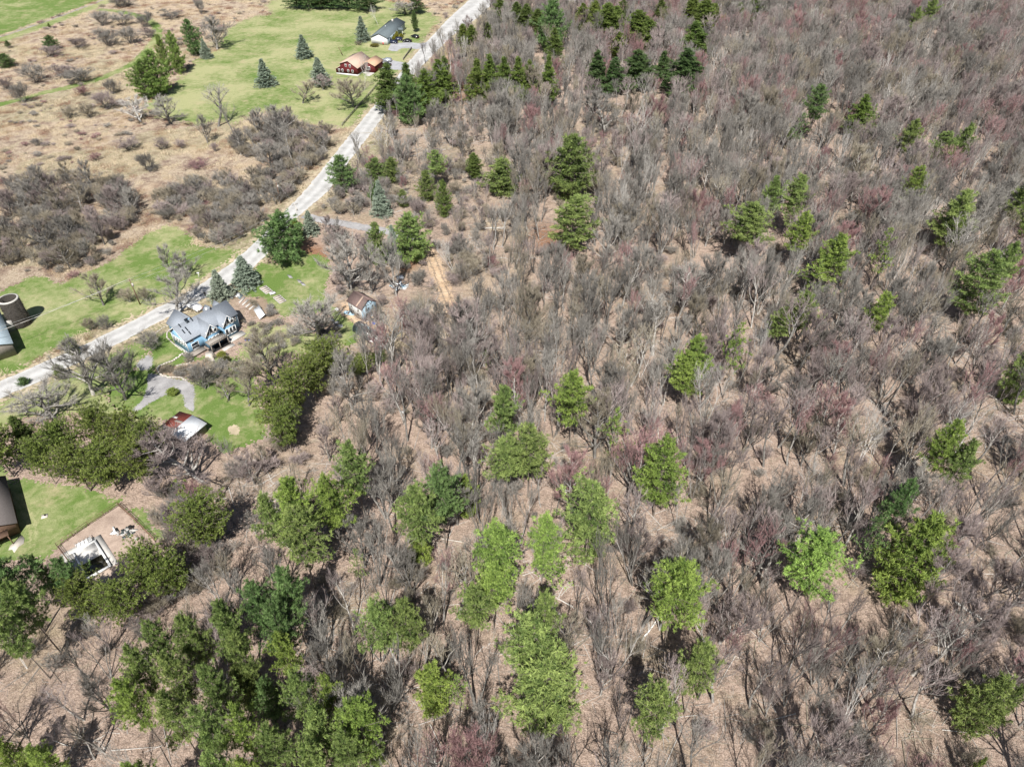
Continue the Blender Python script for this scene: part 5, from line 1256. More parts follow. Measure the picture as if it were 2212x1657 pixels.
# ---- white building at the top edge
X, Y = g(1240, 12); t = thing('white_farmhouse', 'small white two-storey house with a dark red roof at the top edge', 'house', (X, Y, 0), .05)
wallbody(-3.6, 3.6, 0, 7, 4.6, 6.6).build('wall', M_WHITE, t); roofslabs(MB(), -3.6, 3.6, 0, 7, 4.6, 6.6).build('roof', M_RUST, t)
for x in (-2.2, -.3, 1.0, 2.2): window(t, 'y-', x, 3.6, .6, .8, off=0.)
for x in (-.3, 1.): window(t, 'y-', x, 1.9, .6, .8, off=0.)
MB().box(-4.6, -3.65, 1, 4, 0, 2.2).build('side_porch', M_CONC, t)

# ---- the blue house
O_ = (-71.7, 125.6); ang = math.atan2(.786, .618)
t = thing('blue_house', 'bright blue house with a many-gabled grey shingle roof and skylights', 'house', (O_[0], O_[1], 0), ang)
def hang(z): return z
wallbody(-.9, 12.4, .3, 6.3, 3.7, 5.9, 'x', .55).build('wall', M_BLUE, t)
wallbody(.6, 5.0, 5.0, 9.9, 3.5, 5.6, 'y', .62).build('wing_wall', M_BLUE, t)
wallbody(2.9, 6.4, -1.4, 3.4, 3.5, 5.75, 'y').build('gable_wall', M_BLUE, t)
wallbody(7.5, 10.6, -1.4, 3.4, 3.6, 5.75, 'y').build('gable_wall', M_BLUE, t)
rf = roofslabs(MB(), -.9, 12.4, .3, 6.3, 3.7, 5.9, 'x', .55, oh=.3); rf.build('roof', M_SHING, t); rfo = t.children[-1]
roofslabs(MB(), .6, 5.0, 5.2, 9.9, 3.5, 5.6, 'y', .62, oh=.3).build('wing_roof', M_SHING, t)
for x0, x1, ze in ((2.9, 6.4, 3.5), (7.5, 10.6, 3.6)): roofslabs(MB(), x0, x1, -1.4, 3.3, ze, 5.75, 'y', oh=.25).build('gable_roof', M_SHING, t)
roofslabs(MB(), 8.0, 9.8, 4.2, 6.6, 4.3, 5.3, 'y', oh=.15).build('dormer_roof', M_SHING, t); roofslabs(MB(), 10.6, 12.0, 4.2, 6.6, 4.3, 5.2, 'y', oh=.15).build('dormer_roof', M_SHING, t)
# white barge boards on the gables
for x0, x1, ze in ((2.9, 6.4, 3.5), (7.5, 10.6, 3.6)):
    m = MB(); xm = (x0+x1)/2; y = -1.68
    for xa in (x0-.25, x1+.25):
        s_ = (5.75-ze)/(xm-x0); m.slab([(xa, y, ze-.25*s_+.20), (xa, y-.06, ze-.25*s_+.20), (xm, y-.06, 5.95), (xm, y, 5.95)], .22)
    m.build('trim', M_WHITE, t)
m = MB(); sl = (5.9-3.7)/3.3
m.slab([(-1.22, 0., 3.7), (-1.28, 0., 3.7), (-1.28, 3.6, 6.1), (-1.22, 3.6, 6.1)], .2).slab([(-1.22, 3.6, 6.1), (-1.28, 3.6, 6.1), (-1.28, 6.6, 3.7), (-1.22, 6.6, 3.7)], .2); m.box(-.95, -.9, .25, .45, 0, 3.6).box(-.95, -.9, 6.1, 6.3, 0, 3.6).box(12.4, 12.45, .3, .5, 0, 3.6).box(-1, -.9, .3, 6.3, 0, .18).build('trim', M_WHITE, t)
for x, y, w_, l_ in ((0., 1.5, .28, .9), (.9, 1.7, .28, .9), (.9, .8, .28, .8), (3.2, 2.9, .3, .8), (1.9, 3.0, .75, 1.0), (.2, 2.9, .28, .8)):
    z = 3.7+.18+(y-.3)*sl/1.0*1.0+.02; MB().slab([(x, y, z), (x+w_, y, z), (x+w_, y+l_, z+l_*sl), (x, y+l_, z+l_*sl)], .12).build('skylight', M_GLASS, rfo)
MB().box(7.4, 7.8, 3.7, 4.1, 5.4, 6.5).build('chimney', M_WHITE, rfo); MB().tube((8.3, 3.3, 5.6), (8.3, 3.3, 6.4), .14).build('stove_pipe', M_DARK, rfo)
for x0, x1 in ((2.9, 6.4), (7.5, 10.6)):
    xm = (x0+x1)/2
    for dx in (-.95, 0, .95): window(t, 'y-', xm+dx, 4.1-(.35*abs(dx)), .62, 1.3-.5*abs(dx), off=-1.4, bars=False, T=.17)
    for dx in (-.9, .15, 1.0): window(t, 'y-', xm+dx, 1.6, .6, 1.5, off=-1.4, bars=False, T=.16)
for y in (1.1, 2.1, 3.1, 4.1, 5.2): window(t, 'x-', y, 2.4, .58, 1.0, off=-.9, T=.2)
window(t, 'x-', 2.4, 4.25, 1.3, .6, off=-.9, bars=False)
window(t, 'y-', 11.6, 2.8, .7, .9, off=.3); window(t, 'y-', .9, 1.4, 1.6, 1.6, off=.3); window(t, 'y-', .4, 3.0, .7, .5, off=.3, bars=False)
# decks
m = MB().box(2.4, 6.9, -3.6, -1.42, 2.1, 2.28); m.build('deck', M_WOOD, t); dk = t.children[-1]
m = MB()
for x in np.arange(2.45, 6.95, .45): m.box(x-.03, x+.03, -3.62, -3.55, 2.28, 3.1)
m.box(2.4, 6.9, -3.63, -3.54, 3.08, 3.16); m.build('railing', M_CONC, dk)
for x in (2.5, 4.6, 6.8): MB().box(x-.08, x+.08, -3.58, -3.42, 0, 2.1).build('deck_post', M_WOOD, dk)
MB().box(-1.2, 2.2, -1.6, .2, .35, .5).build('deck', M_WOOD, t); MB().box(7.3, 11.5, -3.4, -1.45, .0, .25).build('terrace', M_CONC, t)
MB().box(2.4, 7.2, -3.5, -1.45, .02, .06).build('terrace', M_DARK, t); MB().box(4.5, 7.4, -4.9, -3.7, .02, .12).build('terrace', M_CONC, t)  # first box: dark sheet painting the deck's shade on the ground
# stone steps and terraces in front
def loc_blue(x, y): a = ang; return (O_[0]+math.cos(a)*x-math.sin(a)*y, O_[1]+math.sin(a)*x+math.cos(a)*y)
def slabs(name, label, cat, pts, mat, z0=.0, h=.25, grp=None, part='slab'):
    c = np.mean(pts, axis=0); t = thing(name, label, cat, (c[0], c[1], 0), 0, grp); q = [(p[0]-c[0], p[1]-c[1]) for p in pts]
    MB().prism(q, z0, h).build(part, mat, t); return t
X, Y = pxc(617, 1048); t = thing('stone_steps', 'grey stone steps climbing the garden bank in front of the blue house', 'steps', (X, Y, 0), .5)
for i in range(6): MB().box(-.6, .6, -i*.32, -i*.32+.34, 0, .9-.14*i).build('step', M_STONE, t)
slabs('stone_platform', 'grey flat stone platform at the head of the garden steps', 'platform', [pxc(604, 1040), pxc(622, 1032), pxc(628, 1042), pxc(615, 1054), pxc(603, 1052)], M_STONE, 0, .6)
slabs('plank_ramp', 'brown plank walkway down the garden bank', 'ramp', [pxc(610, 1058), pxc(633, 1078), pxc(629, 1084), pxc(604, 1062)], M_TANO, 0, .25)
slabs('raised_planter', 'long grey timber planter at the foot of the stone garden', 'planter', [pxc(632, 1124), pxc(662, 1096), pxc(667, 1100), pxc(638, 1132)], M_WOOD, 0, .5)
slabs('stone_patio', 'pale cracked stone patio below the garden steps', 'patio', [pxc(602, 1068), pxc(622, 1072), pxc(640, 1088), pxc(632, 1096), pxc(610, 1084)], M_STONE, 0, .1)
def wall_line(name, label, pts, mat, w_=.35, h=.35, cat='stone wall'):
    P = np.array([pxc(*p) for p in pts]); c = P[0]; t = thing(name, label, cat, (c[0], c[1], 0)); m = MB(); rs = random.Random(int(pts[0][0]))
    for i in range(len(P)-1):
        d = P[i+1]-P[i]; L = np.hypot(*d); n_ = max(1, int(L/.55)); ax = d/L; ay = np.array([-ax[1], ax[0]])
        for k in range(n_):
            q = P[i]+d*(k+.5)/n_-c+ay*rs.uniform(-.06, .06); m.obox(q, ax, ay, L/n_*rs.uniform(.85, .97), w_*rs.uniform(.8, 1.2), 0, h*rs.uniform(.7, 1.15))
    m.build('stones', mat, t); return t
wall_line('stone_edging', 'pale curving stone edging round the garden bed above the gravel drive', [(538, 1036), (510, 1058), (470, 1072), (461, 1082), (468, 1098), (495, 1107), (530, 1108), (548, 1116)], M_STONE)
wall_line('stone_edging', 'low stone edging along the foot of the blue house wall', [(500, 962), (490, 975), (489, 990), (510, 1010), (535, 1028)], M_STONE, .25, .2)
wall_line('stone_edging', 'line of stones between the green strip and the planting bed', [(515, 1072), (545, 1068), (570, 1058)], M_STONE, .25, .2)
wall_line('path_edging', 'thin pale path edging from the tree to the corner of the blue house', [(455, 978), (478, 960), (505, 950), (522, 948)], M_STONE, .2, .12, 'edging')
for (x, y, r, c, lb) in ((594 + 55, 990, .9, (1.3, 1.1, .7), 'small golden bush on the terrace of the blue house'), (652, 1050, 1.1, (1.1, 1., .7), 'golden dwarf conifer above the garden bank'), (650 + 13, 1062, .9, (.35, .3, .3), 'dark dead conifer at the end of the garden bank')):
    X, Y = pxc(x, y); bush('dwarf_conifer', LIB['column'], X, Y, r*1.7, r, c, lb, 'shrub')
X, Y = pxc(733, 995); heap('tarp_heap', 'crumpled blue tarpaulins on a rubble heap beside the blue house', 'tarpaulin', X, Y, 1.3, 8, (M_TARPB, M_TARPW, M_RUBBLE), .7, 4)
X, Y = pxc(640, 1085); heap('rubble_heap', 'grey and white rubble at the foot of the garden bank', 'rubble', X, Y, 2.0, 12, (M_RUBBLE, M_CONC, M_WOOD), .4, 6)
X, Y = pxc(565, 1030); heap('timber_heap', 'broken grey boards under the corner of the blue house', 'boards', X, Y, 2.2, 12, (M_WOOD, M_CONC), .5, 7)
X, Y = pxc(688, 870); heap('covered_boat', 'white sheet-covered load beside the silvery spruce', 'covered load', X, Y, 1.3, 7, (M_TARPW,), .9, 8)
slabs('paved_pad', 'dark slate paving pad behind the covered white load', 'paving', [pxc(694, 853), pxc(714, 866), pxc(703, 878), pxc(690, 866)], M_SHINGD, 0, .07)
X, Y = pxc(762, 922); t = thing('white_shed_roof', 'white slanted sheet-metal roof panel beside the cottage-side garden', 'roof panel', (X, Y, 0), -.95); MB().slab([(-2.3, -.7, .4), (2.3, -.9, .4), (2.3, .6, 1.1), (-2.3, .8, 1.1)], .08).build('panel', M_METW, t); MB().tube((-2, .6, 0), (-2, .6, 1.), .06).tube((2, .4, 0), (2, .4, 1.), .06).build('support', M_WOOD, t)
# raised beds
def beds(label, org, ax_to, n_, w_, l_, gap, grp):
    a = np.array(pxc(*org)); b = np.array(pxc(*ax_to)); d = (b-a)/np.hypot(*(b-a)); n2 = np.array([-d[1], d[0]]); an = math.atan2(d[1], d[0])
    for k in range(n_):
        c = a+d*(k*(w_+gap)); t = thing('raised_bed', label[k % len(label)], 'raised bed', (c[0], c[1], 0), an, grp)
        m = MB(); m.box(-w_/2, w_/2, -l_/2, -l_/2+.12, 0, .32).box(-w_/2, w_/2, l_/2-.12, l_/2, 0, .32).box(-w_/2, -w_/2+.12, -l_/2+.12, l_/2-.12, 0, .315).box(w_/2-.12, w_/2, -l_/2+.12, l_/2-.12, 0, .315); m.build('frame', M_CONC, t); MB().box(-w_/2+.1, w_/2-.1, -l_/2+.1, l_/2-.1, 0, .24).build('soil', M_BED, t)
beds(['raised bed at the road end of the grass plot', 'raised bed second from the road end of the grass plot', 'raised bed third from the road end of the grass plot', 'raised bed with a white cover in the grass plot'], (772, 845), (800, 868), 4, .75, 1.9, .15, 'raised beds on the lawn')
beds(['raised bed just past the white square cover', 'raised bed two past the white square cover', 'raised bed three past the white square cover', 'raised bed at the cottage end of the grass plot'], (812, 872), (832, 890), 4, .75, 1.9, .15, 'raised beds on the lawn')
X, Y = pxc(799, 862); t = thing('white_cover', 'white square plastic lid lying across the raised beds', 'cover', (X, Y, .33), .5); MB().box(-.7, .7, -.55, .55, 0, .08).build('lid', M_WHITE, t); MB().tube((0, 0, .08), (0, 0, .14), .15, n=10).build('knob', M_DARK, t)
for k, (a, b) in enumerate((((700, 888), (716, 872)), ((709, 895), (727, 879)), ((719, 901), (738, 886)), ((729, 908), (748, 893)))):
    slabs('garden_board', ('pale timber edging of the tilled garden nearest the blue house', 'second pale timber edging of the tilled garden', 'third pale timber edging of the tilled garden', 'last pale timber edging of the tilled garden')[k], 'edging', [pxc(*a), pxc(*b), pxc(b[0]+2.5, b[1]+2), pxc(a[0]+2.5, a[1]+2)], M_CONC, 0, .3)
for k, (x, y) in enumerate(((850, 811), (878, 825), (888, 833))): slabs('flat_slab', ('mulched round patch slab on the upper lawn', 'grey stone slab on the upper lawn, roadside one', 'grey stone slab on the upper lawn, cottage-side one')[k], 'slab', [pxc(x-9, y-5), pxc(x+2, y-4), pxc(x+9, y+5), pxc(x-2, y+4)], M_GRAV, 0, .07)
# ---- utility poles, wires, mailbox
def pole(X, Y, H, lean, label, mat=M_WOODB, cross=True):
    t = thing('utility_pole', label, 'utility pole', (X, Y, 0)); tx, ty = lean; MB().tube((0, 0, -.2), (tx, ty, H), .15, .11, 8).build('shaft', mat, t)
    if cross: MB().obox((tx*.93, ty*.93), (.8, .6), (-.6, .8), 1.8, .12, H*.93, H*.93+.12).build('crossarm', M_WOOD, t)
    MB().tube((tx*.8+.28, ty*.8, H*.72), (tx*.8+.28, ty*.8, H*.72+.8), .2, n=10).build('transformer', M_CONC, t); return (X+tx, Y+ty, H)
a = pxc(411, 893); p1 = pole(a[0], a[1], 7.4, (-.2, .1), 'dark wooden utility pole on the lawn opposite the blue house')
a = pxc(882, 671); p2 = pole(a[0], a[1], 8.0, (-.3, 0), 'pale grey utility pole at the driveway mouth', M_CONC)
a = pxc(823, 596); p3 = pole(a[0], a[1], 7.0, (0, 0), 'brown utility pole in the brush beside the road')
a = pxc(-70, 1075); p0 = (a[0], a[1], 7.5)
def wire(label, a, b, sag, r, mat=M_WIRE):
    t = MB(); n_ = 16; P = [tuple(np.array(a)*(1-s)+np.array(b)*s-np.array([0, 0, sag*4*s*(1-s)])) for s in np.linspace(0, 1, n_+1)]
    for i in range(n_): t.tube(P[i], P[i+1], r, n=4)
    tag(t.build('cable', mat), label, 'cable', None)
e1 = pxc(0, 1035); q0 = (-128.0, 112., 6.5)
wire('thick pale cable sagging from the wooden pole to the photo edge', p1, q0, .8, .055, M_CONC)
wire('thin wire beside the thick pale cable over the lawn', (p1[0]+.6, p1[1]+.5, 6.9), (q0[0]+.6, q0[1]+4, 6.9), .8, .02)
wire('thin wire from the wooden pole to the pole at the driveway mouth', p1, p2, 1.2, .022); wire('second thin wire from the wooden pole towards the driveway mouth', (p1[0]+.5, p1[1]+.6, 6.4), (p2[0]+.5, p2[1]+.6, 7.0), 1.4, .02)
wire('short wire crossing the road between the two upper poles', p2, p3, .3, .02)
X, Y = pxc(584, 812); t = thing('mailbox', 'white post with a small box on the roadside lawn', 'post', (X, Y, 0)); MB().tube((0, 0, 0), (0, 0, 1.1), .07).build('post', M_WHITE, t); MB().box(-.3, .3, -.14, .14, 1.1, 1.35).build('box', M_WHITE, t)
X, Y = pxc(603, 871); t = thing('person', 'person in black clothing standing at the road edge above the blue house', 'person', (X, Y, .05))
bm = bpy.data.meshes.new('person_body'); vs = [(0, 0, .95), (0, 0, 1.2), (0, 0, 1.42), (0, 0, 1.52), (0, .02, 1.66), (-.1, 0, .92), (-.11, .03, .5), (-.12, 0, .06), (-.12, .14, .04), (.1, 0, .92), (.12, -.05, .5), (.13, -.1, .06), (.13, .04, .04), (-.19, 0, 1.4), (-.24, .02, 1.12), (-.23, .1, .88), (.19, 0, 1.4), (.24, -.02, 1.12), (.23, .04, .88)]
bm.from_pydata(vs, [(0, 1), (1, 2), (2, 3), (3, 4), (0, 5), (5, 6), (6, 7), (7, 8), (0, 9), (9, 10), (10, 11), (11, 12), (2, 13), (13, 14), (14, 15), (2, 16), (16, 17), (17, 18)], []); bm.materials.append(M_CBLK)
po = obj('body', bm, t); sk = po.modifiers.new('skin', 'SKIN'); rad = [.15, .14, .15, .06, .105, .10, .07, .045, .04, .10, .07, .045, .04, .07, .05, .035, .07, .05, .035]
for i, r in enumerate(rad): bm.skin_vertices[0].data[i].radius = (r, r*.85)
bm.skin_vertices[0].data[0].use_root = True; po.modifiers.new('sub', 'SUBSURF').levels = 1

# ---- silo and metal-roofed barn at the left edge
X, Y = g(47, 700); SX, SY = X, Y
t = thing('silo', 'roofless vine-covered concrete silo on the roadside lawn', 'silo', (X, Y, 0)); m = MB(); n_ = 28; Ro, Ri, HS = 2.15, 1.85, 7.2; V = []
for r, z in ((Ro, 0), (Ro, HS), (Ri, HS), (Ri, .05)):
    for i in range(n_): a = 6.2832*i/n_; V.append((r*math.cos(a), r*math.sin(a), z))
m.add(V, [(k*n_+i, k*n_+(i+1) % n_, (k+1)*n_+(i+1) % n_, (k+1)*n_+i) for k in range(3) for i in range(n_)]+[tuple(range(3*n_, 4*n_))]); m.build('shell', M_SILO, t)
m = MB(); V = []
for r, z in ((Ro+.05, HS-.2), (Ro+.05, HS+.05), (Ri-.02, HS+.05)):
    for i in range(n_): a = 6.2832*i/n_; V.append((r*math.cos(a), r*math.sin(a), z))
m.add(V, [(k*n_+i, k*n_+(i+1) % n_, (k+1)*n_+(i+1) % n_, (k+1)*n_+i) for k in range(2) for i in range(n_)]); m.build('rim', M_CONC, t)
vt = TT(); rs = np.random.RandomState(3); k = 2600; a = rs.rand(k)*6.28; z = HS*rs.rand(k)**1.6*.97; P = np.stack([np.cos(a)*Ro, np.sin(a)*Ro, z], 1); D = unit(np.stack([np.cos(a)*.6, np.sin(a)*.6, .5+0*a], 1)+rs.randn(k, 3)*.5); vt.blades(P, D, .3+.3*rs.rand(k), .05, rs); obj('vines', vt.mesh('vines', M_TWIG), t).color = (.4, .36, .32, 1)
MB().obox((-1.0, -2.6), (.72, .69), (-.69, .72), 1.8, .8, 0, 2.6).build('feed_chute', M_CONC, t)
t = thing('metal_roof_barn', 'low barn with a blue-grey sheet metal roof beside the silo', 'barn', (-113.2, 127.3, 0), math.radians(128))
wallbody(-3, 14, 0, 9, 3.2, 4.8, 'x').build('wall', M_WOOD, t); rb = roofslabs(MB(), -3, 14, 0, 9, 3.2, 4.8, 'x', oh=.4).build('roof', M_METB, t); MB().box(.5, 1.6, 1.8, 2.1, 4.2, 4.5).build('roof_vent', M_DARK, rb)
X, Y = pxc(12, 1020); heap('stone_pile', 'small pile of grey blocks below the metal-roofed barn', 'blocks', X, Y, 1.2, 6, (M_RUBBLE, M_DARK), .5, 9)
# ---- the weathered two-storey cottage
C0 = np.array([-35.5, 137.6]); C1 = np.array([-32.4, 141.0]); ang = math.atan2(3.4, 3.1)
t = thing('weathered_cottage', 'weathered pale blue and white two-storey cottage with a brown roof', 'cottage', (C0[0], C0[1], 0), ang)
Wd_, Ln_ = 4.4, 5.1
wallbody(0, Wd_, 0, Ln_, 3.5, 5.1, 'y').build('wall', M_BLUEP, t); rc = roofslabs(MB(), 0, Wd_, 0, Ln_, 3.5, 5.1, 'y', oh=.22).build('roof', M_BROWN, t)
MB().slab([(-.2, 1.9, 3.72), (-.2, 1.4, 3.72), (2.15, 1.4, 5.32), (2.15, 1.9, 5.32)], .03).build('patch', M_TAN, rc)
MB().box(-.05, -.02, .05, Ln_-.05, .05, 3.4).build('side_boards', flat('boards_worn', (.50, .49, .47), .9, .5, 4), t)
for x, z in ((1.4, 2.7), (1.95, 2.7), (3.3, 2.8), (3.5, 1.1)): window(t, 'y-', x, z, .36, .7, off=0., bars=False, fr=M_BLUEP)
for y, z in ((1.2, 2.7), (3.8, 2.7)): window(t, 'x-', y, z, .5, .9, off=-.05, mat=M_WOOD, bars=False)
for y, z, w_, h in ((4.2, 1.2, .5, 1.3), (3.4, 1.4, .5, .5), (1.6, 1.3, .8, .45)): window(t, 'x-', y, z, w_, h, off=-.05, bars=False, fr=M_WOOD)
MB().box(1.0, 1.8, -.06, -.02, .1, 1.7).build('door', M_DARK, t)
m = MB()
for x, z in ((1.2, 3.8), (1.8, 3.9), (2.3, 4.1), (2.6, 3.7), (3.0, 3.9), (1.5, 3.5), (2.1, 3.55), (2.2, 4.5), (3.4, 2.2), (2.7, 1.9)): m.box(x, x+.28, -.05, -.02, z, z+.16)
m.build('bare_patch', M_DARK, t)
X, Y = pxc(1085, 932); heap('junk_heap', 'white sheet and broken boards heaped against the cottage gable', 'junk', X, Y, 2.0, 10, (M_TARPW, M_WOOD, M_DARK), .9, 12)
X, Y = pxc(1113, 936); t = thing('lean_to', 'low grey plank lean-to with a dark opening beside the cottage', 'lean-to', (X, Y, 0), .35); MB().slab([(-1.3, -.7, 1.1), (1.4, -.7, .9), (1.4, .8, 1.3), (-1.3, .8, 1.5)], .1).build('roof', M_WOOD, t); MB().box(-1.2, 1.3, -.5, .7, 0, .9).build('inside', M_DARK, t)
X, Y = pxc(1097, 948); heap('blue_bucket_heap', 'small blue tarp scrap in front of the junk', 'tarp scrap', X, Y, .45, 3, (M_TARPB,), .3, 13)
X, Y = pxc(1025, 922); t = thing('upturned_boat', 'small pale blue rowing boat beside the cottage wall', 'boat', (X, Y, 0), -.35)
m = MB(); hull = [(-1.5, .45), (-.8, .62), (.4, .6), (1.1, .4), (1.6, 0), (1.1, -.4), (.4, -.6), (-.8, -.62), (-1.5, -.45)]; n_ = len(hull); m.add([(x*.8, y*.55, .02) for x, y in hull]+[(x, y, .5) for x, y in hull]+[(x*.9, y*.82, .5) for x, y in hull]+[(x*.75, y*.45, .12) for x, y in hull], [(k*n_+i, k*n_+(i+1) % n_, (k+1)*n_+(i+1) % n_, (k+1)*n_+i) for k in range(3) for i in range(n_)]+[tuple(range(3*n_, 4*n_))]); m.build('hull', M_BLUEP, t); MB().box(-.5, -.2, -.5, .5, .40, .46).build('thwart', M_WOODB, t)
for k, (x, y) in enumerate(((970, 940), (985, 948), (992, 955))): X, Y = pxc(x, y); heap('white_debris', ('white scraps on the lawn nearest the big bare tree', 'white scraps in the middle of the litter line', 'white scraps at the cottage end of the litter line')[k], 'debris', X, Y, .8, 4, (M_WHITE, M_WOOD), .3, 20+k, 'litter beside the big bare tree')
X, Y = pxc(988, 908); heap('white_debris', 'lone white scrap on reddish ground behind the cottage', 'debris', X, Y, .5, 3, (M_WHITE,), .3, 25)
# junk in the brush
X, Y = pxc(1170, 838); heap('scrap_heap', 'large heap of pale scrap metal and glass in the brush by the dirt track', 'scrap heap', X, Y, 2.4, 14, (M_METW, M_BLUEP, M_RUBBLE), .9, 15)
X, Y = pxc(1172, 824); t = thing('white_appliance', 'white boxy appliance on top of the scrap in the brush', 'appliance', (X, Y+.6, .1), .3); MB().box(-.8, .8, -.6, .6, 0, .9).build('body', M_METW, t); MB().box(-.5, .3, -.62, -.6, .2, .7).build('door', M_CONC, t)
X, Y = pxc(1180, 1164+43); heap('white_debris', 'tiny white object lying on the leaf litter deep in the lower woods', 'debris', X, Y, .35, 3, (M_WHITE,), .3, 27)
# dark polytunnel
a = np.array(pxc(1049, 962)); b = np.array(pxc(1092, 990)); d = (b-a)/np.hypot(*(b-a)); an = math.atan2(d[1], d[0]); L_ = float(np.hypot(*(b-a)))+.6
t = thing('greenhouse_tunnel', 'dark plastic-covered hoop greenhouse next to the cottage', 'greenhouse', (a[0], a[1], 0), an); m = MB(); ml = MB(); n_ = 12; R_ = 1.65; V = []
for x in (0, L_):
    for i in range(n_+1): q = math.pi*i/n_; V.append((x, R_*math.cos(q), 1.9*math.sin(q)**.8 if i not in (0, n_) else 0))
m.add(V, [(i, i+1, n_+2+i, n_+1+i) for i in range(n_)]+[tuple(range(n_+1))[::-1], tuple(range(n_+1, 2*n_+2))]); m.build('cover', M_PLAS, t)
V2 = [(x, y*1.02, z*1.02) for x, y, z in V]; ml.add(V2, [(i, i+1, n_+2+i, n_+1+i) for i in (3, 4, 5)]); o_ = ml.build('pale_panel', M_PLASL, t); o_.scale = (.7, 1, 1); o_.location = (L_*.25, 0, 0)
m = MB()
for x in np.linspace(.1, L_-.1, 5):
    for i in range(n_): p_, q_ = V[i], V[i+1]; m.tube((x, p_[1]*1.03, p_[2]*1.03), (x, q_[1]*1.03, q_[2]*1.03), .03, n=4)
m.build('hoop', M_PLASL, t)
X, Y = pxc(1103, 992); heap('white_sheeting', 'torn white plastic sheeting beside the dark tunnel', 'plastic sheeting', X, Y, 1.9, 16, (M_TARPW,), .45, 31)
# ---- tin shed with red and white roof
A_ = np.array([-69.75, 99.7]); Bb = np.array([-63.1, 96.2]); D_ = np.array([-67.7, 105.0]); ang = math.atan2(Bb[1]-A_[1], Bb[0]-A_[0])
t = thing('tin_shed', 'low shed with half its metal roof rusty red and half white', 'shed', (A_[0]*1.0+.35, A_[1]-.7, 0), ang)
wallbody(.2, 7.1, .2, 5.4, 2.0, 2.6, 'y').build('wall', M_WOOD, t)
roofslabs(MB(), .2, 7.1, .2, 5.4, 2.0, 2.6, 'y', sides=(0,), oh=.3).build('red_roof', M_RUST, t); roofslabs(MB(), .2, 7.1, .2, 5.4, 2.0, 2.6, 'y', sides=(1,), oh=.3).build('white_roof', M_METW, t)
rr0 = t.children[-2]
sl2 = .6/3.45
for x0, x1, y0, y1, mt in ((-.05, 3.6, -.05, 1.3, M_WOOD), (1.5, 3.6, 2.9, 3.5, M_WOOD), (-.05, 1.3, 3.7, 4.2, M_CONC)):
    MB().slab([(x0, y1, 2.2+x0*sl2), (x0, y0, 2.2+x0*sl2), (x1, y0, 2.2+x1*sl2), (x1, y1, 2.2+x1*sl2)], .03).build('roof_patch', mt, rr0)
for k in range(9):
    x = .05+k*.4
    MB().slab([(x, 5.72, 2.205+x*sl2), (x, -.12, 2.205+x*sl2), (x+.04, -.12, 2.21+(x+.04)*sl2), (x+.04, 5.72, 2.21+(x+.04)*sl2)], .02).build('roof_rib', M_BROWN, rr0)
# ---- log house at the left edge
t = thing('log_house', 'dark brown log house with a grey-brown roof cut by the photo edge', 'house', (-85.0, 75.9, 0), math.radians(126))
wallbody(-.2, 12, 0, 7.4, 2.9, 4.6, 'x').build('wall', M_WOODB, t); roofslabs(MB(), -.2, 12, 0, 7.4, 2.9, 4.6, 'x', oh=.5).build('roof', flat('shingles_worn_brown', (.13, .115, .11), .9, .2, 4), t)
MB().box(-2.2, -.7, 1.2, 6.8, 2.3, 2.45).build('porch_roof', M_WOODB, t)
for y in (1.4, 4, 6.6): MB().tube((-2.1, y, 0), (-2.1, y, 2.3), .09).build('porch_post', M_WOODB, t)
window(t, 'x-', 2.2, 1.5, 1.0, 1.1, off=-.2, fr=M_WOODB); window(t, 'x-', 5, 1.5, 1.0, 1.1, off=-.2, fr=M_WOODB)
slabs('stone_patio', 'pale rounded patio slab before the porch of the log house', 'patio', [pxc(64, 1568), pxc(72, 1578), pxc(70, 1592), pxc(55, 1602), pxc(42, 1620), pxc(36, 1610), pxc(25, 1612), pxc(30, 1600)], M_STONE, 0, .08)
X, Y = pxc(131, 1513); t = thing('fire_pit', 'small pale square slab with a dark pipe on the front lawn', 'slab', (X, Y, 0), .4); MB().box(-.5, .5, -.45, .45, 0, .12).build('slab', M_STONE, t); MB().tube((.1, .1, .12), (.1, .1, .4), .13, n=10).build('pipe', M_DARK, t)
# ---- fenced pool yard
FP = [pxc(170, 1604), pxc(256+4, 1540), pxc(349, 1483), pxc(400, 1530), pxc(456, 1588)]
fence('garden_fence', 'thin dark wire fence round the overgrown pool yard', FP, M_WOODB, 1.2, 2.0, (.3, .7, 1.15), rr_=.05, pr_=.05)
fence('garden_fence', 'short dark fence side between the pool and the log house', [pxc(170, 1604), pxc(205, 1650), pxc(225, 1680)], M_WOODB, 1.2, 2.0, (.3, .7, 1.15), rr_=.05, pr_=.05)
t0 = np.array(pxc(213, 1622)); t1 = np.array(pxc(282, 1584)); d = (t1-t0)/np.hypot(*(t1-t0)); an = math.atan2(d[1], d[0]); LP = float(np.hypot(*(t1-t0))); WP = 7.2
t = thing('swimming_pool', 'disused white-walled swimming pool with leaves and dark water', 'swimming pool', (t0[0], t0[1], 0), an)
m = MB(); m.box(0, LP, -.35, 0, 0, .5).box(LP-.35, LP, -WP, -.35, 0, .5).box(0, .3, -WP, -.35, 0, .5).box(.3, LP-.35, -WP, -WP+.3, 0, .5); m.build('rim', M_WHITE, t)
MB().box(.3, LP-.35, -WP*.5, -.35, .1, .26).build('cover', flat('pool_cover', (.62, .60, .57), .7, .3, 1.2), t); MB().box(.3, LP-.35, -WP+.3, -WP*.5, .04, .12).build('water', M_WATER, t)
MB().box(LP, LP+1.0, -WP, .8, 0, .12).box(-1.3, LP, 0.02, 1.1, 0, .12).box(-1.6, 0, -WP*.6, 1.1, .0, .11).build('surround', M_CONC, t)
st_ = MB()
for i in range(4): st_.box(.9, 3.4, .15+.34*i, .38+.34*i, .12, .55-.1*i)
st_.build('steps', M_WHITE, t)
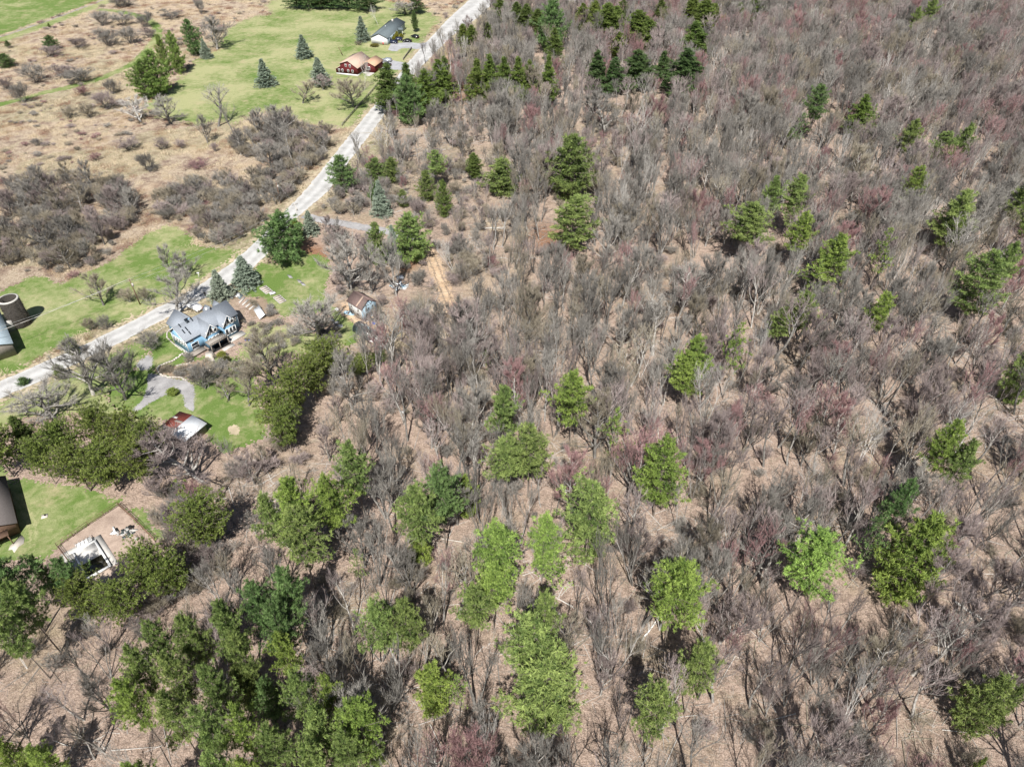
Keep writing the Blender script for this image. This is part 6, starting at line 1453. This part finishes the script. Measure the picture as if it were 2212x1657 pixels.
m = MB()
for i in range(5): m.box(.9+i*.62, .98+i*.62, .1, 1.5, .55, .62)
m.build('step_rail', M_CONC, t)
X, Y = pxc(338, 1555); heap('junk_heap', 'white panel and black bin in the fenced yard, pool side', 'junk', X, Y, .8, 4, (M_WHITE, M_DARK), .4, 41)
X, Y = pxc(372, 1560); heap('junk_heap', 'grey-green junk around a black barrel in the fenced yard', 'junk', X, Y, 1.5, 8, (M_RUBBLE, M_PLAS, M_CONC), .4, 42)
X, Y = pxc(385, 1550); t = thing('black_barrel', 'black barrel standing in the fenced yard', 'barrel', (X, Y, 0)); MB().tube((0, 0, 0), (0, 0, .8), .32, n=14).build('drum', M_DARK, t); MB().tube((0, 0, .4), (0, 0, .45), .345, n=14).build('hoop', M_WOODB, t)
X, Y = pxc(402, 1582); t = thing('white_bucket', 'white bucket near the far fence of the pool yard', 'bucket', (X, Y, 0)); MB().tube((0, 0, 0), (0, 0, .5), .22, .27, n=12).build('pail', M_WHITE, t); MB().tube((0, 0, .5), (0, 0, .52), .29, n=12).build('rim', M_CONC, t)
# ---- fallen and dead trunks lying in the woods
def log(x0, y0, x1, y1, r, mat, label, nb=3):
    a = g(x0, y0); b = g(x1, y1); t = thing('fallen_tree', label, 'fallen tree', (a[0], a[1], 0), 0, 'fallen trunks'); d = np.array([b[0]-a[0], b[1]-a[1]]); L = np.hypot(*d); u = d/L; n = np.array([-u[1], u[0]]); m = MB(); rs = random.Random(int(x0)); K = 6; P = [(u[0]*L*k/K+n[0]*rs.uniform(-.15, .15), u[1]*L*k/K+n[1]*rs.uniform(-.15, .15), r+.15*k/K) for k in range(K+1)]
    for k in range(K): m.tube(P[k], P[k+1], r*(1-k/K*.7), r*(1-(k+1)/K*.7), 7)
    m.build('trunk', mat, t); m = MB()
    for k in range(nb*3):
        s = rs.uniform(.35, 1); q = np.array([u[0]*L*s, u[1]*L*s, r]); e = rs.uniform(-1, 1); dd = np.array([u[0]+n[0]*e*1.3, u[1]+n[1]*e*1.3, rs.uniform(0, .5)]); m.tube(tuple(q), tuple(q+dd*rs.uniform(.6, 2.2)), r*.22, .015, 4)
    m.build('branch', mat, t)
log(1036, 495, 1092, 494, .16, M_BARKW, 'pale fallen tree lying in the scrub beyond the driveway', 5)
log(820, 1040, 870, 1040, .14, M_BARKW, 'thin pale fallen trunk in the middle lower woods')
log(1860, 1540, 1975, 1505, .22, M_BARKP, 'mossy fallen log near the bottom corner woods')
log(1385, 1385, 1425, 1330, .16, M_BARKW, 'pale fallen pole below the most yellow pine')
log(2255-34, 1330, 2290-34, 1380, .2, M_BARKW, 'white fallen log at the side edge')
log(1555, 905, 1690, 925, .16, M_BARK, 'long grey fallen trunk on pale leaf litter')
log(2060, 1300, 2150, 1360, .18, M_BARKW, 'long pale fallen trunk in the right-hand lower woods')
log(1010, 1580, 1075, 1560, .16, M_BARK, 'grey fallen trunk beside the slim lime pine')
log(640, 1545, 720, 1520, .18, M_BARKP, 'dark fallen trunk in the shade of the lower grove')
